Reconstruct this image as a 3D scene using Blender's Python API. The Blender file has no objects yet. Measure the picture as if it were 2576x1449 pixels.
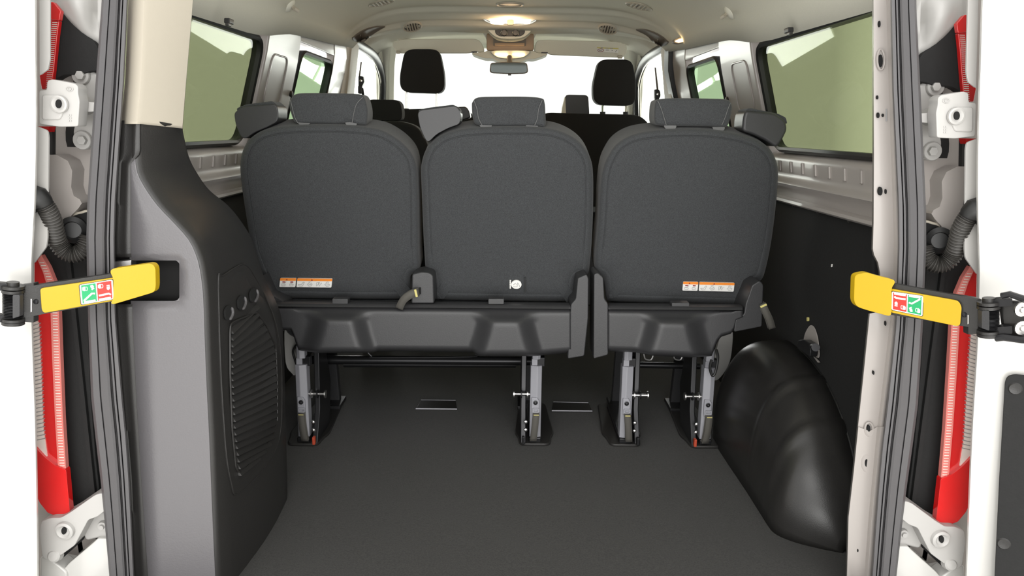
import bpy, bmesh, math, random
from mathutils import Vector as V, Matrix
random.seed(7)
SC = bpy.context.scene
COL = SC.collection
# ------------------------------------------------------------------ camera, world, lights, exposure
F = 1900.0
CAMP = V((0.0, 0.0, 0.92))
PITCH, YAW, ROLL = math.radians(12.0), math.radians(-0.37), math.radians(0.75)
MR = (Matrix.Rotation(YAW, 3, 'Z') @ Matrix.Rotation(math.pi/2-PITCH, 3, 'X') @ Matrix.Rotation(ROLL, 3, 'Z'))
cd = bpy.data.cameras.new('camera'); cam = bpy.data.objects.new('camera', cd); COL.objects.link(cam)
cam.matrix_world = Matrix.Translation(CAMP) @ MR.to_4x4()
cd.sensor_width = 36; cd.lens = 36*F/2576; cd.clip_start = 0.02
SC.camera = cam
w = bpy.data.worlds.new('world'); SC.world = w; w.use_nodes = True
w.node_tree.nodes['Background'].inputs[0].default_value = (1.0, 0.995, 0.97, 1)
w.node_tree.nodes['Background'].inputs[1].default_value = 1.35
SC.view_settings.view_transform = 'Standard'; SC.view_settings.look = 'None'
SC.view_settings.gamma = 1; SC.view_settings.exposure = 0.45; SC.view_settings.use_curve_mapping = False
def area(name, loc, rot, sx, sy, power, col=(1, 1, 1)):
    l = bpy.data.lights.new(name, 'AREA'); l.shape = 'RECTANGLE'; l.size = sx; l.size_y = sy; l.energy = power; l.color = col
    o = bpy.data.objects.new(name, l); COL.objects.link(o); o.location = loc; o.rotation_euler = rot; return o
area('hall_light', (0, -1.8, 2.6), (math.radians(50), 0, 0), 3.0, 1.2, 35, (1, .985, .96))
area('fill_light_low', (0, -2.4, .5), (math.radians(98), 0, 0), 3.0, 1.0, 45, (1, .99, .97))  # added fill, low behind the camera, lifts the load space and ceiling
area('fill_light_front', (0, 8.6, .95), (math.radians(-97), 0, 0), 4.2, 2.4, 215, (1, 1, .98))  # added fill ahead of the windscreen, throws light up onto the headliner

# ------------------------------------------------------------------ pixel rays -> real points
def ray(px, py): return MR @ V(((px-1288)/F, (724.5-py)/F, -1.0))
def P(px, py, Y):
    d = ray(px, py); return CAMP + d*(Y/d.y)
def PX(px, py, X):
    d = ray(px, py); return CAMP + d*(X/d.x)
def PZ(px, py, Z):
    d = ray(px, py); return CAMP + d*((Z-CAMP.z)/d.z)
def PP(px, py, P0, N):
    d = ray(px, py); return CAMP + d*((P0-CAMP).dot(N)/d.dot(N))

# ------------------------------------------------------------------ 2D outline helpers
def cr(pts, n=5, closed=True):
    out = []; L = len(pts)
    rng = range(L) if closed else range(L-1)
    for i in rng:
        g = (lambda k: pts[k % L]) if closed else (lambda k: pts[max(0, min(L-1, k))])
        a, b, c, d = [V(g(i+j)) for j in (-1, 0, 1, 2)]
        for k in range(n):
            t = k/n
            out.append(0.5*((2*b)+(c-a)*t+(2*a-5*b+4*c-d)*t*t+(-a+3*b-3*c+d)*t**3))
    if not closed: out.append(V(pts[-1]))
    return out
def rp(pts, r=5, n=5):
    out = []; L = len(pts)
    for i in range(L):
        a, b, c = V(pts[i-1]), V(pts[i]), V(pts[(i+1) % L])
        ra = min(r, (a-b).length*.49); rc = min(r, (c-b).length*.49)
        p, q = b+(a-b).normalized()*ra, b+(c-b).normalized()*rc
        for k in range(n+1):
            t = k/n; out.append(p*(1-t)**2+b*2*t*(1-t)+q*t*t)
    return out
def rect(x0, y0, x1, y1): return [(x0, y0), (x1, y0), (x1, y1), (x0, y1)]
def sm(a, b, x):
    t = max(0, min(1, (x-a)/(b-a))); return t*t*(3-2*t)
def lerp(a, b, t): return a+(b-a)*t
def interp(tab, x):
    if x <= tab[0][0]: return tab[0][1]
    for (x0, y0), (x1, y1) in zip(tab, tab[1:]):
        if x <= x1: return y0+(y1-y0)*(x-x0)/(x1-x0)
    return tab[-1][1]

# ------------------------------------------------------------------ mesh builder
class MB:
    def __init__(s): s.v = []; s.f = []
    def add(s, pts): i = len(s.v); s.v += [tuple(p) for p in pts]; return list(range(i, i+len(pts)))
    def face(s, pts): s.f.append(s.add(pts)); return s
    def loft(s, rings, closed=True, caps=True):
        ids = [s.add(r) for r in rings]; n = len(rings[0])
        for a, b in zip(ids, ids[1:]):
            for k in range(n if closed else n-1):
                j = (k+1) % n; s.f.append([a[k], a[j], b[j], b[k]])
        if caps and closed: s.f.append(ids[0][::-1]); s.f.append(ids[-1])
        return s
    def prism(s, pts, vec):
        vec = V(vec); return s.loft([[V(p) for p in pts], [V(p)+vec for p in pts]])
    def box(s, a, b):
        x0, y0, z0 = a; x1, y1, z1 = b
        return s.prism([(x0, y0, z0), (x1, y0, z0), (x1, y0, z1), (x0, y0, z1)], (0, y1-y0, 0))
    def tube(s, path, r, n=12, caps=True):
        path = [V(p) for p in path]; rings = []; m = len(path); up = None
        for i, p in enumerate(path):
            t = (path[min(i+1, m-1)]-path[max(i-1, 0)]).normalized()
            if up is None: up = t.orthogonal().normalized()
            up = (up-t*up.dot(t)).normalized(); q = t.cross(up)
            rr = r[i] if isinstance(r, (list, tuple)) else r
            rings.append([p+(up*math.cos(2*math.pi*k/n)+q*math.sin(2*math.pi*k/n))*rr for k in range(n)])
        return s.loft(rings, caps=caps)
    def cyl(s, a, b, r, n=20, r2=None): return s.tube([a, b], [r, r if r2 is None else r2], n)
    def lathe(s, o, ax, prof, n=24):          # prof = [(radius, distance along axis)]
        o = V(o); ax = V(ax).normalized(); up = ax.orthogonal().normalized(); q = ax.cross(up)
        return s.loft([[o+ax*d+(up*math.cos(2*math.pi*k/n)+q*math.sin(2*math.pi*k/n))*max(r, 1e-5) for k in range(n)] for r, d in prof])
    def ring(s, pts, r, n=8):                 # closed tube
        pts = [V(p) for p in pts]; m = len(pts); rings = []; up = None
        for i, p in enumerate(pts):
            t = (pts[(i+1) % m]-pts[i-1]).normalized()
            if up is None: up = t.orthogonal().normalized()
            up = (up-t*up.dot(t)).normalized(); q = t.cross(up)
            rings.append([p+(up*math.cos(2*math.pi*k/n)+q*math.sin(2*math.pi*k/n))*r for k in range(n)])
        rings.append(rings[0]); return s.loft(rings, caps=False)
    def grid(s, rows): return s.loft(rows, closed=False, caps=False)
    def frame(s, outer, inner, vec):          # flat ring with a hole, extruded
        vec = V(vec); o2 = [V(p)+vec for p in outer]; i2 = [V(p)+vec for p in inner]
        return s.loft([outer, o2, i2, inner, outer], caps=False)
    def build(s, name, mat, parent=None, bevel=0, seg=3, ang=35, solid=0, subs=0):
        me = bpy.data.meshes.new(name); me.from_pydata(s.v, [], s.f); me.validate()
        bm = bmesh.new(); bm.from_mesh(me)
        bmesh.ops.remove_doubles(bm, verts=bm.verts, dist=1e-6)
        bmesh.ops.recalc_face_normals(bm, faces=bm.faces)
        for f in bm.faces: f.smooth = True
        bm.to_mesh(me); bm.free()
        me.set_sharp_from_angle(angle=math.radians(ang))
        me.materials.append(mat)
        o = bpy.data.objects.new(name, me); COL.objects.link(o)
        if parent: o.parent = parent
        if solid:
            m = o.modifiers.new('solid', 'SOLIDIFY'); m.thickness = solid; m.offset = 0
        if bevel:
            m = o.modifiers.new('bevel', 'BEVEL'); m.width = bevel; m.segments = seg; m.limit_method = 'ANGLE'; m.angle_limit = math.radians(38)
            m.harden_normals = True
        return o
def tag(o, label=None, cat=None, group=None, kind=None):
    if label: o['label'] = label
    if cat: o['category'] = cat
    if group: o['group'] = group
    if kind: o['kind'] = kind
    return o
def empty(name, loc=(0, 0, 0)):
    # base of the thing; parts keep world coordinates through the inverse offset
    o = bpy.data.objects.new(name, None); COL.objects.link(o); o.empty_display_size = .05; return o
def struct(name, label):
    return tag(empty(name), label, None, None, 'structure')
def thing(name, label, cat, group=None): return tag(empty(name), label, cat, group)

# ------------------------------------------------------------------ materials (all procedural)
def mat(name, col, rough=.5, metal=0, bump=0, bscale=200, bdist=.001, vary=0, vscale=8, sharp=0, coat=0, sheen=0, spec=.5, emis=None, es=1, trans=0, detail=4):
    m = bpy.data.materials.new(name); m.use_nodes = True; nt = m.node_tree; b = nt.nodes['Principled BSDF']
    b.inputs['Base Color'].default_value = (*col, 1); b.inputs['Roughness'].default_value = rough; b.inputs['Metallic'].default_value = metal
    b.inputs['Specular IOR Level'].default_value = spec
    if coat: b.inputs['Coat Weight'].default_value = coat; b.inputs['Coat Roughness'].default_value = .08
    if sheen: b.inputs['Sheen Weight'].default_value = sheen; b.inputs['Sheen Roughness'].default_value = .5
    if trans: b.inputs['Transmission Weight'].default_value = trans
    if emis: b.inputs['Emission Color'].default_value = (*emis, 1); b.inputs['Emission Strength'].default_value = es
    tc = nt.nodes.new('ShaderNodeTexCoord')
    if bump:
        n = nt.nodes.new('ShaderNodeTexNoise'); n.inputs['Scale'].default_value = bscale; n.inputs['Detail'].default_value = detail
        bp = nt.nodes.new('ShaderNodeBump'); bp.inputs['Strength'].default_value = bump; bp.inputs['Distance'].default_value = bdist
        nt.links.new(tc.outputs['Object'], n.inputs['Vector']); nt.links.new(n.outputs['Fac'], bp.inputs['Height']); nt.links.new(bp.outputs['Normal'], b.inputs['Normal'])
    if vary:
        n2 = nt.nodes.new('ShaderNodeTexNoise'); n2.inputs['Scale'].default_value = vscale; n2.inputs['Detail'].default_value = 6
        mx = nt.nodes.new('ShaderNodeMix'); mx.data_type = 'RGBA'
        mx.inputs[6].default_value = (*[c*(1-vary) for c in col], 1); mx.inputs[7].default_value = (*[min(1, c*(1+vary)) for c in col], 1)
        nt.links.new(tc.outputs['Object'], n2.inputs['Vector']); 
        if sharp:
            mr = nt.nodes.new('ShaderNodeMapRange'); mr.inputs[1].default_value = .5-sharp; mr.inputs[2].default_value = .5+sharp
            nt.links.new(n2.outputs['Fac'], mr.inputs[0]); nt.links.new(mr.outputs[0], mx.inputs[0])
        else: nt.links.new(n2.outputs['Fac'], mx.inputs[0])
        nt.links.new(mx.outputs[2], b.inputs['Base Color'])
    return m
def glass(name, tint, refl=.9, ior=1.5):
    m = bpy.data.materials.new(name); m.use_nodes = True; nt = m.node_tree; nt.nodes.clear()
    out = nt.nodes.new('ShaderNodeOutputMaterial'); mx = nt.nodes.new('ShaderNodeMixShader'); lw = nt.nodes.new('ShaderNodeLayerWeight'); lw.inputs[0].default_value = .5
    pw = nt.nodes.new('ShaderNodeMath'); pw.operation = 'POWER'; pw.inputs[1].default_value = 4.5; nt.links.new(lw.outputs['Facing'], pw.inputs[0])
    fr = nt.nodes.new('ShaderNodeMath'); fr.operation = 'MULTIPLY_ADD'; fr.inputs[1].default_value = .25; fr.inputs[2].default_value = .03; nt.links.new(pw.outputs[0], fr.inputs[0])
    t = nt.nodes.new('ShaderNodeBsdfTransparent'); g = nt.nodes.new('ShaderNodeBsdfGlossy')
    t.inputs[0].default_value = (*tint, 1); g.inputs[0].default_value = (refl, refl, refl, 1); g.inputs['Roughness'].default_value = .02
    nt.links.new(fr.outputs[0], mx.inputs[0]); nt.links.new(t.outputs[0], mx.inputs[1]); nt.links.new(g.outputs[0], mx.inputs[2]); nt.links.new(mx.outputs[0], out.inputs[0])
    return m
M = dict(
    paint=mat('white_paint', (.61, .60, .575), .22, coat=.6, spec=.5),
    paint_in=mat('primer_paint', (.375, .345, .325), .34, coat=.15, bump=.05, bscale=60, bdist=.002),
    cast=mat('painted_casting', (.43, .42, .405), .4, bump=.15, bscale=300, bdist=.0005),
    liner=mat('headliner_fabric', (.74, .725, .63), .95, bump=.25, bscale=700, bdist=.0006, vary=.05, vscale=300),
    beige=mat('beige_plastic', (.50, .455, .375), .6, bump=.2, bscale=500, bdist=.0004),
    black=mat('black_plastic', (.024, .023, .022), .38, bump=.35, bscale=450, bdist=.0006),
    arch=mat('arch_plastic', (.021, .020, .019), .33, bump=.3, bscale=420, bdist=.0005, vary=.25, vscale=30),
    grey=mat('dark_grey_plastic', (.036, .036, .038), .42, bump=.35, bscale=450, bdist=.0006),
    trim=mat('lit_black_trim', (.118, .113, .119), .36, bump=.5, bscale=350, bdist=.0006, spec=.7),  # same black plastic as the housing, lightened for light falling on its rear face
    board=mat('fibre_board', (.0075, .0075, .0075), .8, bump=.3, bscale=300, vary=.3, vscale=120),
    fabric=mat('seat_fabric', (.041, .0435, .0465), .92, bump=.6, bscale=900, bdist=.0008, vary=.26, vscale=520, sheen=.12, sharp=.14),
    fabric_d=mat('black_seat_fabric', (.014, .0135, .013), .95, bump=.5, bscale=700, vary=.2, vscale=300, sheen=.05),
    vinyl=mat('vinyl', (.034, .034, .036), .42, bump=.3, bscale=500, bdist=.0005),
    carpet=mat('carpet', (.0235, .0225, .020), .97, bump=.8, bscale=900, bdist=.0012, vary=.38, vscale=330, sheen=.12, detail=8, sharp=.13),
    rubber=mat('rubber', (.085, .082, .085), .5, bump=.15, bscale=250),
    rubber_d=mat('black_rubber', (.012, .012, .012), .45),
    cable=mat('cable_sleeve', (.045, .042, .038), .45),
    chrome=mat('chrome', (.75, .73, .66), .15, 1),
    steel=mat('bare_steel', (.62, .61, .60), .35, 1),
    steel_d=mat('blackened_steel', (.03, .03, .032), .35, .6),
    leg=mat('grey_coated_steel', (.34, .34, .37), .42, .1, bump=.15, bscale=400),
    strap=mat('woven_strap', (.085, .08, .07), .85, bump=.6, bscale=900, bdist=.0006),
    yellow=mat('yellow_plastic', (.52, .335, .004), .38, bump=.12, bscale=200),
    red=mat('red_lens', (.62, .012, .012), .12, coat=1, emis=(.5, .01, .01), es=.0),
    redclear=mat('pale_ribbed_lens', (.72, .22, .19), .15, coat=1),
    lensclear=mat('clear_lens', (.75, .72, .66), .12, coat=1),
    sred=mat('sticker_red', (.70, .03, .02), .45), sgreen=mat('sticker_green', (.01, .34, .12), .45),
    swhite=mat('sticker_white', (.82, .81, .78), .45), sorange=mat('sticker_orange', (.90, .27, .03), .5),
    sgrey=mat('print_grey', (.30, .30, .30), .6), sblack=mat('print_black', (.02, .02, .02), .6), sdred=mat('print_dark_red', (.25, .02, .03), .6),
    syellow=mat('sticker_yellow', (.62, .55, .16), .5), tagy=mat('tag_yellow', (.62, .55, .20), .7), void=mat('dark_cavity', (.004, .004, .004), .9),
    brown=mat('shadow_brown_plastic', (.17, .145, .12), .6), bronze=mat('tray_plastic', (.33, .22, .13), .45), orange=mat('orange_plastic', (.45, .06, .025), .5),
    mirror=mat('mirror_glass', (.10, .11, .105), .04, 1), sleeve=mat('post_sleeve_grey', (.11, .11, .11), .5), lamp=mat('lit_lens', (1, .85, .6), .4, emis=(1, .72, .38), es=5.5), stitch=mat('grey_thread', (.16, .16, .16), .9),  # mirror base darkened to stand in for the dim cabin it would reflect
    hall=mat('hall_wall', (.66, .645, .62), .9), hfloor=mat('hall_floor', (.80, .79, .77), .5, vary=.04, vscale=3),
    tint=glass('tinted_glass', (.50, .535, .41)), tint2=glass('light_tinted_glass', (.62, .74, .58)), clear=glass('clear_glass', (.93, .95, .92)),
)
ZUP = V((0, 0, 1)); DY = lambda t: (0, t, 0)
def pl(pts, Y): return [P(p[0], p[1], Y) for p in pts]
def flat(name, pts, Y, t, m, parent, bevel=0, seg=3):
    return MB().prism(pl(pts, Y), DY(t)).build(name, M[m], parent, bevel, seg)

# ================================================================== THE HALL OUTSIDE
tag(MB().box((-7, -5, -.62), (7, 10, -.58)).build('floor_hall', M['hfloor']), 'pale hall floor the van stands on', kind='structure')
for s, nm in ((-1, 'left'), (1, 'right')):
    x = s*3.6
    tag(MB().box((min(x, x+s*.1), -1, -.6), (max(x, x+s*.1), 15, 2.25)).build('wall_hall_'+nm, M['hall']), 'plain grey hall wall beyond the %s side windows' % nm, kind='structure')

# ================================================================== VAN SHELL
def SX(z): return interp([(0, .80), (.73, .80), (.85, .79), (1.175, .70), (1.4, .692)], z)
def S(s, Y, z, off=0): return V((s*(SX(z)+off), Y, z))
# floor
fl = struct('floor', 'black carpeted load floor of the van')
rows = []
for i in range(40):
    Y = lerp(1.16, 4.3, i/39); rows.append([(lerp(-.80, .80, k/20), Y, .0015*math.sin(i*1.3+k*.9)) for k in range(21)])
MB().grid(rows).build('carpet', M['carpet'], fl, solid=.006)
MB().box((-.86, 1.14, -.12), (.86, 4.4, -.012)).build('floor_pan', M['steel_d'], fl)
# headliner
def crow(zc, ze, Yc, bow=0, W=.684, n=36, k=5.0, e=.68, side=0):
    r = []
    for i in range(-n, n+1):
        u = i/n; a = abs(u); X = W*u
        z = ze+(zc-ze)*max(0, 1-a**k)**e
        z -= side*math.exp(-((a-.80)/.10)**2)
        r.append(V((X, Yc-bow*a*a, z)))
    return r
def edgez(Y): return -.012-.013*(1-sm(2.2, 2.5, Y))+interp([(1.2, 1.165), (1.45, 1.168), (2.1, 1.178), (2.4, 1.205), (2.7, 1.222), (3.4, 1.255), (3.8, 1.27), (4.2, 1.29)], Y)
R = []
for Y in [1.365, 1.45, 1.6, 1.8, 1.95, 2.05, 2.15, 2.25, 2.35, 2.45, 2.55, 2.65, 2.8, 3.0, 3.15]:
    R.append(crow(1.405, edgez(Y), Y, side=.030*math.exp(-((Y-2.33)/.22)**2)))
for Yc, zc, bow in [(3.25, 1.405, .05), (3.27, 1.401, .055), (3.285, 1.390, .06), (3.30, 1.384, .065), (3.32, 1.382, .08), (3.50, 1.384, .12), (3.53, 1.382, .13), (3.55, 1.368, .14), (3.57, 1.362, .15), (3.64, 1.364, .2), (3.74, 1.363, .28), (3.765, 1.359, .30), (3.78, 1.364, .30), (3.785, 1.385, .30)]:
    R.append(crow(zc, edgez(Yc)+.012*(Yc > 3.6), Yc, bow, k=lerp(5, 4, sm(3.3, 3.7, Yc)), e=lerp(.68, .8, sm(3.3, 3.7, Yc))))
hl = MB().grid(R).build('ceiling', M['liner'], None, solid=.006, ang=60)
tag(hl, 'beige fabric headliner arching over the cabin', kind='structure')
R = [crow(zc, 1.27, Y, .10, W=.70, k=4, e=.7) for Y, zc in ((3.72, 1.405), (3.9, 1.385), (4.05, 1.36), (4.18, 1.335), (4.2, 1.33))]
tag(MB().grid(R).build('ceiling_front', M['liner'], None, solid=.006, ang=60), 'front strip of headliner above the windscreen', kind='structure')
# metal roof skin above
R = [[V((.86*u/12, Y, 1.455-.07*abs(u/12)**4)) for u in range(-12, 13)] for Y in (1.37, 1.6, 2.6, 3.6, 4.25)]
tag(MB().grid(R).build('trim_1', M['paint'], None, solid=.01), 'white roof skin over the headliner', kind='structure')

def wallpatch(s, quad, off0, off1, n=6):
    """solid patch in the side wall: quad = [(Y,z)...4] bottom-rear, bottom-front, top-front, top-rear"""
    a, b, c, d = quad; r0 = []; 
    mb = MB(); rings = []
    for i in range(n+1):
        t = i/n; Y0, z0 = lerp(a[0], d[0], t), lerp(a[1], d[1], t); Y1, z1 = lerp(b[0], c[0], t), lerp(b[1], c[1], t)
        rings.append([S(s, Y0, z0, off0), S(s, Y1, z1, off0), S(s, Y1, z1, off1), S(s, Y0, z0, off1)])
    return mb.loft(rings)
def window(name, label, s, y0, y1, z0, z1, tint, seal=.015, lean=0, parent=None):
    w = struct(name, label)
    def out(g, off):
        pts = rp([(y0-g, z0-g), (y1+g, z0-g), (y1+g-lean, z1+g), (y0-g, z1+g)], .045+g, 6)
        return [S(s, p[0], p[1], off) for p in pts]
    MB().loft([out(.0, -.006), out(seal*.5, -.010), out(seal, -.004), out(seal, .02), out(0, .02), out(0, -.006)], caps=False).build('window_seal', M['rubber_d'], w)
    MB().loft([out(.004, .006), out(.004, .010)]).build('pane', M[tint], w)
    return w
for s, nm in ((-1, 'left'), (1, 'right')):
    wl = struct('wall_'+nm, '%s side wall of the van cabin' % nm)
    # lower fibre board, belt rail, outer skin
    MB().prism([(s*.800, 1.36, 0), (s*.800, 3.25, 0), (s*.797, 3.25, .722), (s*.797, 1.36, .722)], (s*.008, 0, 0)).build('lower_board', M['board'], wl)
    prof = [(.800, .862), (.782, .852), (.776, .835), (.781, .806), (.778, .790), (.768, .784), (.765, .777), (.772, .768), (.786, .755), (.790, .738), (.776, .733), (.774, .726), (.780, .721), (.82, .721), (.82, .862)]
    rail = MB().loft([[V((s*x, Y, z)) for x, z in prof] for Y in (1.36, 1.8, 2.2, 2.63, 3.4)]).build('belt_rail', M['paint_in'], wl, ang=50)
    for k in range(11):
        Y = 1.50+k*.085
        MB().prism([(s*.781, Y, .808), (s*.777, Y, .838), (s*.777, Y+.012, .838), (s*.781, Y+.012, .808)], (-s*.005, 0, 0)).build('pressed_rib', M['paint_in'], rail, .002)
    MB().loft([[V((s*x, Y, z)) for x, z in ((.855, -.25), (.875, .2), (.87, .6), (.82, .862), (.81, .862), (.86, .6), (.865, .2), (.845, -.25))] for Y in (1.40, 4.3)]).build('outer_skin', M['paint'], wl, ang=60)
    # pillars
    cp = wallpatch(s, [(2.285, .85), (2.63, .85), (2.60, 1.26), (2.275, 1.26)], -.012, .03).build('pillar_panel', M['paint_in'], wl, .006)
    emb = rp([(2.335, .98), (2.50, .98), (2.49, 1.125), (2.335, 1.125)], .03, 6)
    MB().ring([S(s, p[0], p[1], -.0125) for p in emb], .003).build('pressed_outline', M['paint_in'], cp)
    MB().lathe(S(s, 2.60, 1.02, -.012), (-s, -.2, 0), [(.010, 0), (.010, .006), (.004, .008), (0, .008)]).build('rubber_stop', M['rubber_d'], cp)
    wallpatch(s, [(3.16, .85), (3.40, .85), (3.36, 1.27), (3.13, 1.27)], -.002, .03).build('door_frame_panel', M['paint_in'], wl, .006)
    wallpatch(s, [(2.60, 1.19), (3.16, 1.19), (3.14, 1.30), (2.60, 1.30)], .0, .03).build('upper_rail', M['paint_in'], wl, .004)
    if s > 0: wallpatch(s, [(3.405, .5), (3.50, .5), (3.46, 1.30), (3.365, 1.30)], -.02, .03).build('door_seal', M['rubber_d'], wl, .006)
    # B pillar trim
    bp = MB().prism([S(s, 3.43, .6, -.02), S(s, 3.60, .6, -.02), S(s, 3.56, 1.285, -.02), S(s, 3.39, 1.285, -.02)], (s*.05, 0, 0)).build('centre_pillar_trim', M['beige'], wl, .012)
    wallpatch(s, [(1.36, 1.17), (2.28, 1.17), (2.28, 1.26), (1.36, 1.26)], .0, .03).build('roof_rail', M['paint_in'], wl)
    wallpatch(s, [(3.5, .60), (4.7, .60), (4.7, .84), (3.5, .84)], .0, .03).build('front_door_top', M['black'], wl, .008)
    window('window_%d' % (1 if s < 0 else 2), 'rear side window on the %s, green-tinted glass in black seal' % nm, s, 1.40, 2.245, .875, 1.148, 'tint')
    window('window_%d' % (3 if s < 0 else 4), 'tinted middle side window on the %s beyond the white pillar' % nm, s, 2.66, 3.10, .875, 1.155, 'tint2', seal=.014)
    fw = struct('window_%d' % (5 if s < 0 else 6), 'front door window on the %s beside the headrest' % nm)
    MB().loft([[S(s, y, z, o) for y, z in ((3.55, .84), (4.62, .84), (4.16, 1.262), (3.55, 1.262))] for o in (.006, .010)]).build('pane', M['clear'], fw)
    path = [S(s, 4.65, .80, -.012), S(s, 4.56, .90, -.012), S(s, 4.40, 1.05, -.012), S(s, 4.25, 1.16, -.012), S(s, 4.10, 1.235, -.012), S(s, 3.9, 1.268, -.012), S(s, 3.6, 1.28, -.006), S(s, 3.42, 1.29, .01)]
    path = cr(path, 5, False)
    MB().tube(path, .022, 12).build('door_frame', M['grey'], fw)
    MB().tube([p+V((s*.010, -.035, -.012)) for p in path], .007, 8).build('frame_bead', M['chrome'], fw)
    # A pillar trim
    ap = MB().loft([[V((s*(x+dx), y+dy, z)) for dx, dy in ((-.045, .03), (-.02, -.04), (.05, -.03), (.05, .06), (-.02, .06))] for x, y, z in ((.735, 4.70, .82), (.715, 4.50, 1.0), (.685, 4.32, 1.13), (.655, 4.16, 1.24), (.62, 4.02, 1.33))]).build('front_pillar_trim', M['liner'], wl, .01)
    MB().prism([(s*.66, 4.02, 1.30), (s*.60, 4.10, 1.345), (s*.665, 4.20, 1.20), (s*.70, 4.24, 1.13), (s*.69, 4.05, 1.24)], (s*.02, .03, 0)).build('pillar_gusset', M['liner'], wl, .008)
ww = struct('window_7', 'wide clear windscreen at the front of the cab')
MB().loft([[V((-.74, 4.72+o, .80)), V((.74, 4.72+o, .80)), V((.62, 4.10+o, 1.36)), V((-.62, 4.10+o, 1.36))] for o in (0, .005)]).build('pane', M['clear'], ww)
db = struct('wall_front', 'dark dashboard and bulkhead at the front of the cab')
MB().loft([[V((x, y, z)) for y, z in ((4.36, 0), (4.34, .55), (4.36, .78), (4.45, .83), (4.72, .80), (4.74, 0))] for x in (-.76, .76)]).build('dashboard', M['black'], db, .02)

# ------------------------------------------------------------------ ceiling fittings
from mathutils.bvhtree import BVHTree
def ceil_tree(o):
    me = o.data; return BVHTree.FromPolygons([v.co.copy() for v in me.vertices], [tuple(p.vertices) for p in me.polygons])
CT = ceil_tree(hl)
def CH(px, py, off=.003, Y=3.3):
    d = ray(px, py).normalized(); h = CT.ray_cast(CAMP, d)
    if h[0] is None: return P(px, py, Y)
    n = h[1] if h[1].z < 0 else -h[1]
    return h[0]+n*off
def CN(px, py):
    h = CT.ray_cast(CAMP, ray(px, py).normalized()); return V((0, 0, -1)) if h[0] is None else (h[1] if h[1].z < 0 else -h[1])
def vent(name, cx, cy, rx, ry, Y, label, slats=True, m='brown'):
    t = thing(name, label, 'air vent' if slats else 'speaker', 'round fittings in the headliner')
    c = CH(cx, max(cy, 4), 0); n = CN(cx, max(cy, 4)); r = rx/F*c.y*1.0
    e1 = V((1, 0, 0)); e1 = (e1-n*e1.dot(n)).normalized(); e2 = n.cross(e1)
    MB().lathe(c, n, [(r, 0), (r*.98, .005), (r*.90, .008), (r*.82, .006), (r*.80, .002)], 36).build('bezel', M['beige'], t)
    MB().lathe(c, n, [(r*.82, .001), (r*.82, .003), (0, .003)], 36).build('vent_disc', M[m], t)
    if slats:
        for k in range(-2, 3):
            hw = math.sqrt(1-(k/3)**2)*r*.74; o_ = c+e1*k*r*.26+n*.003
            MB().prism([o_-e1*.003-e2*hw, o_+e1*.003-e2*hw, o_+e1*.003+e2*hw, o_-e1*.003+e2*hw], n*.005).build('slat', M['beige'], t)
    return t
vent('air_vent', 958, 3, 34, 8, 2.98, 'round louvred vent in ceiling, rear left')
vent('air_vent', 1609, 13, 36, 8, 2.98, 'round louvred vent in ceiling, rear right')
vent('air_vent', 1037, 66, 24, 5, 3.55, 'small round vent in ceiling ahead of the left grab recess')
vent('air_vent', 1529, 72, 24, 5, 3.55, 'small round vent in ceiling ahead of the right grab recess')
vent('ceiling_speaker', 1283, 9, 34, 8, 3.05, 'flat round disc in the ceiling centre behind the dome lamp', False, 'beige')
# dome lamp
t = thing('dome_lamp', 'lit interior dome lamp with silver rim in ceiling centre', 'lamp')
Y = 3.46
flat('lamp_frame', cr([(1213, 44), (1235, 42), (1283, 41), (1330, 43), (1353, 46), (1335, 56), (1310, 60), (1283, 61), (1255, 59), (1230, 54)], 4), Y, .06, 'steel', t, .003)
for a, b in ((1231, 1275), (1293, 1336)):
    x0 = P(a, 55, Y-.004); x1 = P(b, 55, Y-.004)
    flat('lens', rp([(a, 48.5), (b, 48.5), (b-2, 58.5), (b-12, 60) if a < 1283 else (b-6, 58.5), (a+4, 58.5)], 3), Y-.008, .03, 'lamp', t, .002)
flat('switch', rp(rect(1276, 50, 1292, 62), 3), Y-.012, .03, 'brown', t, .002)
l = bpy.data.lights.new('dome_glow', 'POINT'); l.energy = .7; l.color = (1, .66, .36); l.shadow_soft_size = .03
o = bpy.data.objects.new('dome_glow', l); COL.objects.link(o); o.location = P(1283, 66, Y-.05)
t = thing('rear_dome_lamp', 'lit rear dome lamp on the ceiling behind the flat round disc', 'lamp')
c = CH(1283, -42, 0)
MB().box((c.x-.075, c.y-.03, c.z-.012), (c.x+.075, c.y+.03, c.z+.004)).build('lamp_frame', M['steel'], t, .003)
MB().box((c.x-.062, c.y-.022, c.z-.020), (c.x+.062, c.y+.022, c.z-.011)).build('lens', M['lamp'], t, .003)
l = bpy.data.lights.new('rear_dome_glow', 'POINT'); l.energy = .35; l.color = (1, .6, .3); l.shadow_soft_size = .03
o = bpy.data.objects.new('rear_dome_glow', l); COL.objects.link(o); o.location = c+V((0, 0, -.05))
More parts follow.
